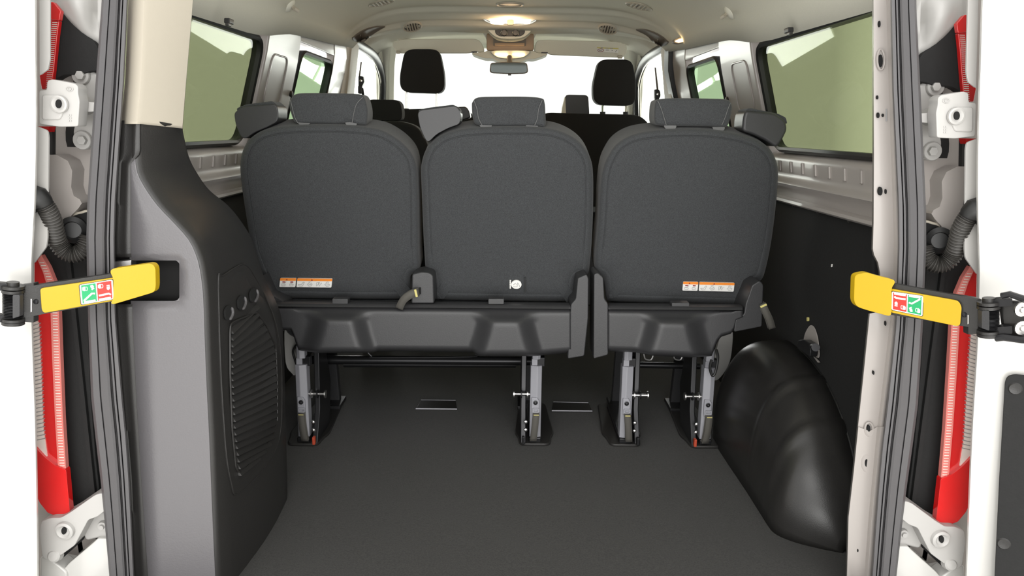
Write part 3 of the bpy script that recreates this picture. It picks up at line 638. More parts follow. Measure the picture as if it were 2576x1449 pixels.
# ================================================================== FRONT ROW
Y3 = 3.78
def front_headrest(parent, pts, posts, ybot):
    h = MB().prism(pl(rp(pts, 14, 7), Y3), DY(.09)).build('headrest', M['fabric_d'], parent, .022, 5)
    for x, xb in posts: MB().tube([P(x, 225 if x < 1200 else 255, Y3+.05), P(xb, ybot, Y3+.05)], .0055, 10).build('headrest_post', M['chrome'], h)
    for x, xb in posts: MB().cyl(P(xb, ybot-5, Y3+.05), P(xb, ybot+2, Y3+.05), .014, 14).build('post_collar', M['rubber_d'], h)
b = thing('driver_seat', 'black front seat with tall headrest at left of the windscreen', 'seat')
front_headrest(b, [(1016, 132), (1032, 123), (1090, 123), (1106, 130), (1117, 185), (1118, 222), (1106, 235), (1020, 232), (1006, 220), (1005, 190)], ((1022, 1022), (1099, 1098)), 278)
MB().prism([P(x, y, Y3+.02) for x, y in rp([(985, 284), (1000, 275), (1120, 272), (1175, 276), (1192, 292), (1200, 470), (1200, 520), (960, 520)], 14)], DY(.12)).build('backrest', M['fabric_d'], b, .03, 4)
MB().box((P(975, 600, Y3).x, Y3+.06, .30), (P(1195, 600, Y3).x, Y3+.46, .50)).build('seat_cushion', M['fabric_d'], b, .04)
MB().box((P(985, 600, Y3).x, Y3+.10, .002), (P(1185, 600, Y3).x, Y3+.48, .31)).build('seat_box', M['black'], b, .01)
b = thing('front_passenger_bench', 'wide black front bench with one tall headrest at right of the windscreen', 'seat')
front_headrest(b, [(1505, 157), (1518, 149), (1578, 149), (1592, 158), (1600, 200), (1600, 252), (1588, 266), (1506, 264), (1493, 250), (1492, 215)], ((1516, 1516), (1576, 1574)), 286)
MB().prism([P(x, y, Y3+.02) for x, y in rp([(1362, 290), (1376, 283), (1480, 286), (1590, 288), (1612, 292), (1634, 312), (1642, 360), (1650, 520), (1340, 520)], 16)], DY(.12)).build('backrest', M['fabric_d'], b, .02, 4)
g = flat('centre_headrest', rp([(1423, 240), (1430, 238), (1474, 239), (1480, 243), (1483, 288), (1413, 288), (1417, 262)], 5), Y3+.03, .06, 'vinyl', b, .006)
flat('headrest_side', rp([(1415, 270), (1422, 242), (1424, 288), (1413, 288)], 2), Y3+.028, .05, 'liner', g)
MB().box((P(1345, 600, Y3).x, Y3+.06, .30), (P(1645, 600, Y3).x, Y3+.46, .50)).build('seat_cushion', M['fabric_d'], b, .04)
MB().box((P(1355, 600, Y3).x, Y3+.10, .002), (P(1635, 600, Y3).x, Y3+.48, .31)).build('seat_box', M['black'], b, .01)

# ================================================================== LOAD SPACE: WHEEL ARCH, FLOOR INSERTS, LEFT HOUSING
t = thing('wheel_arch_cover', 'black moulded wheel arch cover bulging from the floor on the right', 'wheel arch cover')
rows = []; NY = 90
def atop(Y):
    u = (2.03-Y)/.51
    return .335*max(0, 1-(u**2.5 if u > 0 else (max(0, Y-2.03)/.27)**2.2))**.6
for i in range(NY+1):
    q = i/NY; Y = lerp(1.521, 2.299, q*q*(3-2*q)*.35+q*.65); u = (2.03-Y)/.51 if Y < 2.03 else (Y-2.03)/.27; top = max(.003, atop(Y))
    rib = sum(math.exp(-((Y-c)/.014)**4) for c in (1.80, 1.665))*.004
    xin = .628+.13*max(0, (u-(.80 if Y < 2.03 else .35))/(.20 if Y < 2.03 else .65))**2.2; top += rib; wx = min(.13, .165-(xin-.628))*min(1, .35+top/.25); e = 2/2.5
    sec = [(xin-rib*min(1, k/6)+wx*(1-max(0, math.cos(math.pi/2*k/16))**e), top*math.sin(math.pi/2*k/16)**e) for k in range(17)]+[(.797, top+.003)]
    rows.append([V((x, Y, z+.001)) for x, z in sec])
ac = MB().grid(rows).build('cover_shell', M['arch'], t, ang=60, solid=.004)
# the cover's flange where it meets the board
MB().tube([V((.797, Y, atop(Y)+.005)) for Y in [1.522+.02*k for k in range(24)]], .003, 6).build('cover_flange', M['rubber_d'], ac)
# board cut-out with tie down bracket
t = thing('tie_down_bracket', 'oval cut-out in the right board with black bracket above the wheel arch', 'bracket')
def WR(px, py, X=.796): return PX(px, py, X)
MB().prism([WR(x, y) for x, y in cr([(2022, 872), (2026, 842), (2038, 820), (2048, 822), (2057, 846), (2061, 876), (2060, 900), (2044, 888), (2030, 872)], 4)], (-.002, 0, 0)).build('cutout_metal', M['paint_in'], t)
MB().prism([WR(x, y, .790) for x, y in rp([(2026, 856), (2040, 854), (2056, 864), (2058, 884), (2056, 898), (2034, 882), (2024, 874)], 3)], (-.02, 0, 0)).build('bracket', M['steel_d'], t, .003)
MB().cyl(WR(2048, 872, .775), WR(2052, 874, .765), .010, 14).build('bracket_bolt', M['steel_d'], t)
MB().prism([WR(x, y, .795) for x, y in ((2048, 896), (2054, 900), (2064, 912), (2060, 912))], (-.003, 0, 0)).build('metal_lip', M['paint_in'], t)
t = thing('board_clip', 'small pale clip hole in the right board above the oval cut-out', 'clip')
MB().prism([WR(x, y) for x, y in rp(rect(2031, 798, 2036, 808), 2)], (-.002, 0, 0)).build('clip', M['tagy'], t)
t = thing('board_clip', 'tiny white clip slit in the right board level with the yellow strap', 'clip')
MB().prism([WR(x, y) for x, y in rp([(2093, 664), (2095, 664), (2094, 672), (2092, 672)], 1)], (-.002, 0, 0)).build('clip', M['swhite'], t)
for (x, y), lb in (((1998, 515), 'nearest the seat'), ((2060, 530), 'middle one of the three'), ((2138, 552), 'closest to the door pillar')):
    t = thing('board_rivet', 'small black rivet under the right white belt rail, '+lb, 'rivet', 'rivets along the right board')
    MB().lathe(WR(x, y), (-1, 0, 0), [(.009, 0), (.008, .003), (.003, .006), (0, .006)]).build('rivet_head', M['black'], t)
# body metal visible past the seat sides
for pts, Y, lb in (([(1816, 838), (1842, 832), (1843, 870), (1836, 912), (1818, 944), (1799, 958), (1786, 935), (1796, 905), (1806, 868)], 2.34, 'white body metal showing between the single seat and wheel arch'),
                   ([(716, 824), (735, 832), (748, 850), (742, 880), (748, 905), (750, 925), (742, 944), (734, 940), (718, 912)], 2.20, 'pale body metal showing between the left housing and bench')):
    t = tag(MB().prism(pl(cr(pts, 4), Y), DY(.02)).build('body_bracket', M['paint'], None, .003), lb, 'body panel')
tag(MB().tube([P(x, y, 2.17) for x, y in cr([(745, 868), (737, 885), (742, 905), (748, 925)], 5, False)], .0035, 8).build('cable_loop', M['rubber_d']), 'thin black cable loop beside the left leg of the bench', 'cable')
# floor inserts
for (a, b_, c, d), lb in ((((1059, 1009), (1146, 1010), (1150, 1032), (1046, 1031)), 'black rectangular floor insert under the bench, left of the middle leg'), (((1392, 1014), (1480, 1016), (1490, 1037), (1388, 1036)), 'black rectangular floor insert between bench and single seat')):
    t = thing('floor_insert', lb, 'floor insert', 'floor inserts under the seats')
    q = [PZ(p[0], p[1], .004) for p in (a, b_, c, d)]
    MB().prism([V((p.x, p.y, .004)) for p in q], (0, 0, .004)).build('insert_plate', M['black'], t, .001)
    MB().tube([q[3]+V((0, 0, .004)), q[2]+V((0, 0, .004))], .0022, 8).build('front_lip', M['leg'], t)
    MB().tube([q[0]+V((0, 0, .004)), q[1]+V((0, 0, .004))], .0012, 8).build('back_lip', M['leg'], t)

# left housing -------------------------------------------------------------
t = thing('side_housing', 'tall dark plastic side housing curving up to the left rear pillar', 'side housing')
YR, YF = 1.335, 1.77
rear = [(353, 300), (350, 370), (352, 420), (365, 457), (403, 514), (451, 565), (486, 606), (505, 648), (514, 686), (521, 749), (525, 860), (530, 980), (536, 1100), (543, 1270), (551, 1449), (560, 1600)]
front = [(457, 319), (460, 341), (475, 400), (500, 446), (527, 481), (571, 517), (603, 555), (629, 597), (648, 648), (664, 700), (695, 765), (708, 813), (714, 934), (718, 1104), (721, 1200), (721, 1283)]
def arc(pts, N, n=6):
    q = cr(pts, n, False); L = [0]
    for a, b_ in zip(q, q[1:]): L.append(L[-1]+(b_-a).length)
    out = []
    for i in range(N+1):
        d = L[-1]*i/N; k = 0
        while k < len(L)-2 and L[k+1] < d: k += 1
        out.append(q[k].lerp(q[k+1], (d-L[k])/max(1e-9, L[k+1]-L[k])))
    return out
yf_of = lambda v: interp([(0, 1.44), (.12, 1.47), (.25, 1.55), (.38, 1.66), (.5, 1.74), (1, 1.745)], v)
NR = 60; ra = []; fa = []
rc = [P(p[0], p[1], YR) for p in cr(rear, 6, False)]
fc = [p for p in cr(front, 6, False)]
for i in range(len(fc)):
    v = i/(len(fc)-1); fa.append(P(fc[i][0], fc[i][1], yf_of(v)))
ra = [rc[min(len(rc)-1, i)] for i in range(len(fa))]
# side surface rows from rear edge (rounded) to front edge and then back to the wall
rows = []
rows.append([p+V((-.012, .0, 0)) for p in ra]); rows.append([p+V((-.003, .002, 0)) for p in ra]); rows.append([p+V((.001, .008, 0)) for p in ra]); 
for k in range(1, 9):
    rows.append([lerp(a, f, k/8)+V((.012*math.sin(math.pi*k/8), 0, 0)) for a, f in zip([p+V((.001, .008, 0)) for p in ra], fa)])
rows.append([f+V((-.02, .02, 0)) for f in fa]); rows.append([V((-.80, f.y+.05, f.z)) for f in fa])
ip = MB().grid(rows).build('inner_panel', M['black'], t, ang=50, solid=.003)
IT = ceil_tree(ip)
# rear face with slot
def RF(pts): return [P(p[0], p[1], YR-.0005) for p in pts]
lx = lambda y: interp([(305, 349), (385, 349), (412, 326), (600, 326), (800, 331), (1000, 340), (1100, 346), (1200, 352), (1449, 369), (1600, 378)], y)
slot = rp([(328, 655), (436, 660), (452, 672), (452, 757), (328, 757)], 7, 4)
rl = [p for p in cr(rear, 6, False)]
def facestrip(ya, yb, right=None, left=None, n=12):
    rws = []
    for i in range(n+1):
        y = lerp(ya, yb, i/n); xr = right if right else interp([(p[1], p[0]) for p in rl], y)-10
        xl = left if left else lx(y)
        rws.append([P(lerp(xl, xr, k/4), y, YR) for k in range(5)])
    return rws
ys = sorted(set([398+k*17 for k in range(15)]+[655, 680, 706, 732, 757]+[757+k*28 for k in range(1, 31)]))
mb = MB(); gridp = []
for y in ys:
    xr = interp([(p[1], p[0]) for p in rl], y)-9; xs = min(452, xr-4); xl = min(lx(y), xr-8)
    gridp.append([P(x, y, YR) for x in (xl, lerp(xl, xs, .5), xs, lerp(xs, xr, .5), xr-2, xr)])
for a_, b_, y in zip(gridp, gridp[1:], ys):
    for k in range(5):
        if 655 <= y < 757 and k < 2: continue
        mb.face([a_[k], a_[k+1], b_[k+1], b_[k]])
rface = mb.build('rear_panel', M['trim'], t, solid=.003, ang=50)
for sy, y0 in ((1, 655), (-1, 757)):
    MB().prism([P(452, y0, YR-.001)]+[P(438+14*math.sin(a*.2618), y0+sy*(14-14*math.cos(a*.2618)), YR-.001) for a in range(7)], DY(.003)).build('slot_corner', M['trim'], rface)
MB().prism([P(p[0], p[1], YR+.03) for p in rect(300, 640, 480, 775)], DY(.02)).build('slot_cavity', M['void'], rface)
# dark strip between the seal and the lightened rear panel (also the upper black part)
rws = [[P(lerp(interp([(0, 322), (200, 313), (400, 300), (600, 287), (800, 288), (1000, 306), (1200, 326), (1449, 334), (1600, 345)], y)-6, lx(y)+4, k/3), y, YR-.001+.006*math.sin(math.pi*k/3)) for k in range(4)] for y in [303+i*10.75 for i in range(121)] if not 655 < y < 757]
ia = [r for r in rws]
up = [r for r in ia if r[0].z > P(300, 656, YR).z]; lo = [r for r in ia if r[0].z < P(300, 756, YR).z]
MB().grid(up).grid(lo).build('seal_side_strip', M['black'], t, solid=.004)
up_ = [(322, 305), (457, 316), (462, 341), (476, 400), (500, 450), (470, 500), (420, 500), (380, 470), (352, 420), (318, 420)]
# speaker grille on the inner panel: plane fitted to the panel
def IP(px, py, off=0):
    h = IT.ray_cast(CAMP, ray(px, py).normalized())
    if h[0] is None: return PX(px, py, -.556+off)
    n = h[1] if h[1].x > 0 else -h[1]
    return h[0]+n*(off+.0015)
IN = (IP(600, 900, .01)-IP(600, 900, 0)).normalized(); IN = V((.9993, .036, 0))
gr = [(545, 700), (556, 694), (598, 668), (616, 669), (632, 690), (665, 750), (690, 815), (703, 900), (705, 1000), (703, 1070), (690, 1130), (650, 1190), (592, 1243), (578, 1215), (566, 1150), (558, 1050), (552, 950), (548, 850)]
gl = cr(gr, 4)
cv = MB().prism([IP(p[0], p[1], .003) for p in gl], -IN*.010).build('grille_panel', M['black'], t, .003)
MB().ring([IP(p[0], p[1], .002) for p in gl], .0016, 8).build('grille_edge', M['black'], cv)
lou = [(572, 830), (575, 812), (640, 786), (665, 820), (688, 870), (692, 960), (692, 1060), (680, 1100), (600, 1190), (588, 1180), (578, 1080), (573, 950)]
MB().ring([IP(p[0], p[1], .0035) for p in rp(lou, 10)], .002, 8).build('louvre_frame', M['black'], cv)
mb = MB()
for k in range(22):
    y0 = 826+k*17; y1 = y0-62+k*1.0
    xl = interp([(812, 575), (950, 575), (1080, 582), (1190, 596)], y0+4); xr = interp([(786, 642), (820, 663), (870, 684), (960, 690), (1060, 690), (1100, 678), (1170, 625)], y1)
    if xr-xl < 12 or y0 > 1185: continue
    q = [IP(xl, y0, .002), IP(xr, y1, .002), IP(xr, y1+13, .009), IP(xl, y0+13, .009)]
    mb.prism(q, -IN*.006)
mb.build('louvre_slats', M['black'], cv)
# three small finger slots, each with a paler crescent lip
for hx, hy in ((567, 785), (600, 760), (631, 742)):
    h = MB().prism([IP(hx+a, hy+b_, .005) for a, b_ in cr([(-8, -4), (0, -16), (7, -14), (7, 6), (1, 20), (-6, 16)], 3)], -IN*.004).build('finger_slot', M['void'], cv, .001)
    MB().tube([IP(hx+a, hy+b_, .007) for a, b_ in cr([(5, -12), (8, 0), (5, 12), (0, 19)], 3, False)], [.0008]+[.0028]*8+[.0008], 8).build('slot_lip', M['rubber'], h)
# ------------------------------------------------------------------ D-pillar trim (left, beige) and sheet pillar (right, white)
t = struct('trim_2', 'beige trim on the left rear pillar')
rws = []
for y in (-40, 0, 100, 200, 305, 312):
    a = interp([(0, 325), (200, 317), (305, 307)], y); b_ = interp([(0, 483), (305, 457)], y)
    rws.append([P(a, y, 1.345), P(a+14, y, 1.332), P(a+38, y, 1.326), P(a+48, y+0, 1.332), P(b_, y+(11 if y > 300 else 0), 1.42), P(b_+1, y+(12 if y > 300 else 0), 1.50)])
MB().grid(rws).build('pillar_cover', M['beige'], t, solid=.003, ang=35)
t = struct('trim_3', 'bare white sheet-metal pillar at the right of the tailgate opening')
LE = [(-40, 2196), (0, 2196), (400, 2197), (560, 2196), (625, 2194), (640, 2197), (660, 2207), (685, 2212), (720, 2214), (785, 2214), (790, 2186), (900, 2175), (1075, 2157), (1090, 2157), (1300, 2133), (1449, 2129), (1500, 2128)]
RE = [(-40, 2247), (0, 2247), (200, 2252), (400, 2259), (600, 2266), (720, 2265), (860, 2250), (1000, 2234), (1100, 2221), (1300, 2202), (1449, 2191), (1500, 2188)]
rws = []
for y in [-40, 0, 100, 200, 300, 400, 480, 560, 600, 625, 640, 650, 660, 672, 685, 700, 740, 784, 790, 850, 950, 1074, 1075, 1180, 1300, 1400, 1500]:
    a, b_ = interp(LE, y), interp(RE, y); dd = -.004 if y > 1074.5 else 0
    rws.append([P(a, y, 1.37), P(a+3, y, 1.352+dd), P(lerp(a, b_, .45), y+.3*(b_-a)*.5*(1 if y > 1000 else 0), 1.35+dd), P(b_-16, y, 1.348+dd), P(b_-8, y, 1.335+dd), P(b_+3, y, 1.333+dd)])
sp = MB().grid(rws).build('pillar_sheet', M['paint_in'], t, solid=.003, ang=30)
for x, y, a, b_ in ((2213, 60, 2.5, 8), (2216, 153, 5, 16), (2208, 245, 2, 5), (2210, 290, 3, 7), (2222, 290, 2, 4), (2215, 481, 5.5, 11), (2229, 482, 2, 6), (2228, 814, 2, 6), (2198, 938, 2, 5), (2186, 1078, 4, 8), (2180, 1165, 4.5, 10), (2158, 1385, 2, 4)):
    MB().prism([P(x+a*math.cos(k*.524), y+b_*math.sin(k*.524), 1.3445) for k in range(12)], DY(.004)).build('sheet_hole', M['void'], sp)
for x, y, a, b_ in ((2216, 150, 9, 26), (2186, 1080, 10, 17), (2180, 1165, 12, 22)):
    MB().ring([P(x+a*math.cos(k*.2618), y+b_*math.sin(k*.2618), 1.346) for k in range(24)], .0018, 6).build('pressed_ring', M['paint_in'], sp)
MB().prism(pl(rect(2229, 274, 2231.5, 305), 1.346), DY(.003)).build('sheet_slit', M['sgrey'], sp)
MB().prism(pl(rp([(2200, 640), (2216, 650), (2226, 690), (2226, 720), (2200, 720)], 4), 1.38), DY(.01)).build('striker_cavity', M['void'], sp)

# ================================================================== REAR OPENING, both sides (left pixels mirrored in x)
SEAL_L = [(-60, 258), (0, 256), (200, 241), (400, 227), (500, 220), (600, 217), (800, 221), (1000, 229), (1100, 240), (1200, 252), (1300, 262), (1449, 275), (1520, 281)]
SEAL_R = [(-60, 325), (0, 322), (200, 313), (400, 299), (500, 292), (600, 289), (800, 292), (1000, 309), (1100, 319), (1200, 326), (1300, 331), (1449, 338), (1520, 342)]
def side(s, nm):
    def Q(px, py, Y):
        p = P(px, py, Y); return V((p.x*(-s), p.y, p.z))
    def ql(pts, Y): return [Q(p[0], p[1], Y) for p in pts]
    def qf(name, pts, Y, t_, m, parent, bevel=0, seg=3): return MB().prism(ql(pts, Y), DY(t_)).build(name, M[m], parent, bevel, seg)
    door = tag(empty('door_%d' % (8 if s < 0 else 9)), 'open white rear door at the far %s of the frame' % nm, kind='structure')
    # rubber seal
    t = struct('trim_%d' % (4 if s < 0 else 5), 'ribbed grey rubber seal around the tailgate opening, %s side' % nm)
    prof = [(0, .030), (.0, .008), (.08, .001), (.28, .0), (.30, .005), (.33, .0), (.55, -.003), (.63, .0), (.66, .010), (.69, .010), (.72, .002), (.78, .002), (.80, .010), (.83, .001), (.95, .003), (1.0, .010), (1.0, .03)]
    rws = []
    for i in range(61):
        y = lerp(-60, 1520, i/60); a, b_ = interp(SEAL_L, y), interp(SEAL_R, y)
        rws.append([Q(lerp(a, b_, u), y, 1.30+d) for u, d in prof])
    MB().grid(rws).build('seal_strip', M['rubber'], t, ang=25)
    # jamb: body corner behind the seal
    t = struct('trim_%d' % (6 if s < 0 else 7), 'white painted body jamb outside the seal, %s side' % nm)
    qf('jamb_panel', [(40, -80), (262, -80), (250, 400), (240, 640), (240, 1250), (290, 1540), (40, 1540)], 1.40, .02, 'paint_in', t)
    rws = [[Q(lerp(130, 262, u/8), lerp(-60, interp([(130, 10), (150, 30), (185, 70), (225, 108), (262, 125)], lerp(130, 262, u/8)), v/6), 1.385-.035*math.sin(math.pi*min(1, u/8*1.1+.05))*math.sin(math.pi*(.15+.8*v/6))) for u in range(9)] for v in range(7)]
    MB().grid(rws).build('corner_casting', M['cast'], t, ang=60, solid=.003)
    qf('lower_jamb', rp([(133, 1426), (160, 1432), (172, 1418), (238, 1362), (245, 1355), (300, 1356), (305, 1540), (150, 1540)], 6), 1.335, .05, 'paint', t, .006)
    qf('hinge_shoulder', rp([(100, 1400), (122, 1406), (150, 1425), (168, 1440), (170, 1540), (100, 1540)], 8), 1.33, .04, 'paint', t, .008)
    qf('gutter_fill', [(226, 640), (212, 700), (205, 1100), (235, 1260), (300, 1290), (300, 640)], 1.375, .02, 'board', t)
    # black fillers
    qf('upper_filler', cr([(150, 30), (170, 48), (205, 82), (245, 116), (247, 172), (228, 180), (200, 187), (160, 190), (133, 203), (134, 160), (140, 100)], 3), 1.372, .02, 'board', t, .002)
    qf('filler_edge', [(122, 318), (132, 318), (131, 560), (120, 640), (116, 600)], 1.372, .01, 'sblack', t)
    qf('lower_filler', [(100, 560), (128, 605), (215, 630), (218, 700), (222, 860), (228, 1000), (240, 1150), (250, 1230), (235, 1252), (178, 1292), (168, 1200), (100, 1200)], 1.368, .02, 'board', t, .002)
    # grommet cut-out
    qf('grommet_recess', cr([(158, 560), (175, 540), (200, 532), (222, 534), (226, 600), (200, 622), (170, 600)], 4), 1.366, .01, 'beige', t, .003)
    qf('grommet_hole', cr([(166, 562), (182, 545), (203, 538), (224, 540), (228, 605), (205, 625), (178, 606)], 4), 1.362, .01, 'void', t)
    # tail lamp
    t = thing('tail_lamp', 'red and clear tail lamp on the %s body corner' % nm, 'tail lamp')
    qf('lamp_lower', rp([(84, 1120), (112, 1150), (140, 1172), (166, 1182), (176, 1292), (168, 1294), (152, 1302), (120, 1290), (100, 1265), (84, 1230)], 4), 1.325, .014, 'red', t, .004)
    cb = [(84, 655), (104, 640), (122, 672), (138, 710), (148, 780), (152, 900), (158, 1050), (167, 1184), (140, 1174), (112, 1152), (84, 1120)]
    bd = qf('lamp_body', cb, 1.333, .012, 'red', t, .003)
    qf('clear_strip', [(104, 642), (122, 672), (138, 712), (148, 782), (152, 900), (158, 1050), (166, 1182), (146, 1180), (138, 1050), (131, 900), (127, 785), (120, 725), (108, 685), (95, 655)], 1.329, .01, 'redclear', bd)
    mb = MB()
    for k in range(75):
        y = 660+k*7; xr = interp([(640, 104), (672, 122), (712, 138), (782, 148), (900, 152), (1050, 158), (1184, 167)], y)
        mb.prism(ql(rect(xr-16, y, xr-4, y+2), 1.3285), DY(.002))
    mb.build('lens_ribs', M['lensclear'], bd)
    qf('reverse_lens', [(84, 800), (96, 812), (100, 880), (104, 980), (108, 1080), (118, 1150), (100, 1138), (84, 1115)], 1.330, .01, 'lensclear', bd)
    mb = MB()
    for k in range(30): mb.prism(ql([(84, 818+k*10), (102+k*.4, 812+k*10), (102+k*.4, 814+k*10), (84, 820+k*10)], 1.3295), DY(.002))
    mb.build('reverse_lens_ribs', M['sgrey'], bd)
    up = qf('lamp_top', rp([(127, 4), (134, 5), (153, 28), (149, 52), (126, 48)], 3), 1.345, .010, 'red', t, .002)
    qf('upper_strip', [(126, 46), (149, 52), (144, 90), (138, 150), (132, 205), (124, 225), (104, 225), (98, 190), (112, 178), (121, 170), (124, 110)], 1.350, .010, 'red', up, .002)
    mb = MB()
    for k in range(34):
        y = 56+k*5; xr = interp([(50, 147), (90, 142), (150, 136), (205, 131), (240, 128)], y); mb.prism(ql(rect(xr-15, y, xr-2, y+1.6), 1.3495), DY(.002))
    mb.build('lens_ribs', M['lensclear'], up)
    qf('lamp_middle', [(97, 318), (124, 318), (120, 332), (97, 320)], 1.350, .02, 'red', up)
    # upper hinge
    hb = qf('door_hinge', rp([(118, 203), (130, 199), (188, 210), (196, 217), (196, 235), (200, 255), (197, 300), (196, 318), (150, 319), (98, 312), (97, 228), (117, 226)], 6), 1.295, .028, 'cast', door, .006)
    qf('leaf_step', rp([(104, 238), (142, 238), (160, 255), (158, 285), (150, 302), (104, 302)], 8), 1.292, .01, 'cast', hb, .003)
    qf('leaf_arm', rp([(190, 240), (210, 255), (245, 258), (245, 280), (205, 282), (192, 290)], 6), 1.325, .04, 'cast', hb, .008)
    MB().lathe(Q(147, 262, 1.289), (0, -1, 0), [(.0145, -.004), (.014, .0005), (.011, .0015), (.008, .0)]).build('hole_boss', M['cast'], hb)
    MB().prism([Q(146+7*math.cos(k*.4488), 261+11*math.sin(k*.4488), 1.2855) for k in range(14)], DY(.003)).build('hinge_hole', M['void'], hb)
    MB().ring([Q(175+9*math.cos(k*.524), 224+6*math.sin(k*.524), 1.2945) for k in range(12)], .0008, 5).ring([Q(175+4*math.cos(k*.524), 224+3.5*math.sin(k*.524), 1.2945) for k in range(12)], .0006, 5).build('cast_mark', M['cast'], hb)
    mb = MB()
    for r_ in range(3):
        for c_ in range(2): mb.prism(ql(rect(171+c_*5, 288+r_*7, 174.5+c_*5, 292+r_*7), 1.294), DY(.003))
    mb.build('cast_dots', M['cast'], hb)
    qf('back_plate', rp([(186, 178), (215, 175), (246, 184), (244, 330), (236, 372), (210, 378), (188, 366), (182, 330), (192, 300), (190, 220)], 14), 1.382, .02, 'cast', hb, .006)
    for nm2, (bx, by, r_) in (('upper', (206, 190, .016)), ('lower', (210, 353, .017))):
        bo = MB().lathe(Q(bx, by, 1.382), (0, -1, 0), [(r_, 0), (r_, .004), (r_*.92, .006), (r_*.55, .006)]).build('hinge_bolt', M['cast'], hb)
        MB().prism([Q(bx, by, 1.377)+V((r_*.5*math.cos(k*1.0472), 0, r_*.5*math.sin(k*1.0472))) for k in range(6)], DY(-.009)).build('bolt_head', M['cast'], hb, .001)
    # lower hinge
    hb = qf('door_hinge', rp([(103, 1312), (128, 1303), (152, 1303), (175, 1290), (238, 1246), (252, 1241), (262, 1243), (264, 1285), (245, 1300), (222, 1308), (205, 1340), (188, 1372), (160, 1392), (142, 1404), (120, 1412), (106, 1400), (98, 1340)], 6), 1.31, .045, 'cast', door, .006)
    MB().lathe(Q(161, 1337, 1.304), (0, -1, 0), [(.018, -.006), (.017, .001), (.0125, .003), (.009, .0)]).build('hole_boss', M['cast'], hb)
    MB().prism([Q(158+6*math.cos(k*.4488)+2, 1336+9*math.sin(k*.4488), 1.3005) for k in range(14)], DY(.003)).build('hinge_hole', M['void'], hb)
    MB().lathe(Q(138, 1398, 1.312), (0, -1, .3), [(.012, -.01), (.012, .004), (.009, .007), (0, .008)]).build('hinge_pin', M['cast'], hb)
    qf('back_plate', rp([(218, 1300), (250, 1286), (272, 1290), (276, 1352), (240, 1356), (214, 1362), (206, 1340)], 10), 1.345, .03, 'cast', hb, .006)
    qf('hinge_gap', [(205, 1335), (212, 1340), (205, 1362), (160, 1402), (148, 1400), (186, 1372)], 1.343, .01, 'void', hb)
    bo = MB().lathe(Q(260, 1322, 1.343), (0, -1, 0), [(.010, 0), (.009, .005), (.005, .005), (.0045, .009), (0, .009)]).build('hinge_bolt', M['cast'], hb)
    # corrugated cable sleeve
    t = thing('cable_sleeve', 'corrugated black cable sleeve looping from the %s door to the body' % nm, 'cable')
    pth = [(112, 516, 1.286), (121, 530, 1.29), (132, 555, 1.30), (138, 583, 1.31), (146, 610, 1.32), (161, 631, 1.325), (183, 640, 1.33), (205, 634, 1.335), (218, 616, 1.34), (224, 596, 1.345)]
    cp_ = cr([Q(*p) for p in pth], 26, False)
    MB().tube(cp_, [.0140+.0018*math.sin(i*.92) for i in range(len(cp_))], 16).build('corrugated_tube', M['cable'], t, ang=80)
    MB().tube([Q(88, 502, 1.285), Q(101, 504, 1.285), Q(110, 512, 1.285), Q(120, 526, 1.288)], [.024, .022, .016, .011], 18).build('door_boot', M['rubber_d'], t)
    MB().lathe(Q(184, 578, 1.352), V((-s*.35, -1, 0)), [(.024, -.004), (.024, .004), (.016, .009), (.014, .004), (0, .004)]).build('grommet', M['rubber_d'], t)
    # open rear door
    t = door
    zb, zt = -.35, 1.62
    pr0 = [(.048, .050), (.016, .020), (.002, .004), (.001, -.002), (.010, -.010), (.030, -.018), (.075, -.045), (.16, -.10), (.45, -.30), (.50, -.22), (.22, .0), (.09, .078)]
    xh = lambda z: abs(Q(interp([(0, 100), (450, 97), (600, 91), (660, 84), (860, 85), (1100, 96), (1449, 107)], 724), 724, 1.262).x)
    rws = []
    for i in range(41):
        z = lerp(zb, zt, i/40)
        # hinge edge follows the bowed flank of the van
        py = 724-(z-.66)/1.26*1900*.98
        px = interp([(-300, 99), (0, 99), (430, 97), (560, 92), (660, 85), (860, 86), (1100, 97), (1449, 108), (2000, 125)], py)
        X = abs(P(px, py, 1.262).x)
        rws.append([V((s*(X+a), 1.262+b_, z)) for a, b_ in pr0])
    MB().loft(rws).build('door_panel', M['paint'], t, ang=30)
    ch = [(98, -60), (125, -60), (125, 150), (120, 175), (99, 190)]
    qf('edge_flange', rp(ch, 5), 1.29, .004, 'cast', t, .0015)
    qf('edge_flange', rp([(93, 318), (119, 328), (122, 345), (119, 600), (116, 622), (84, 664), (82, 560), (93, 500)], 6), 1.29, .004, 'cast', t, .0015)
    return Q
side(-1, 'left'); side(1, 'right')

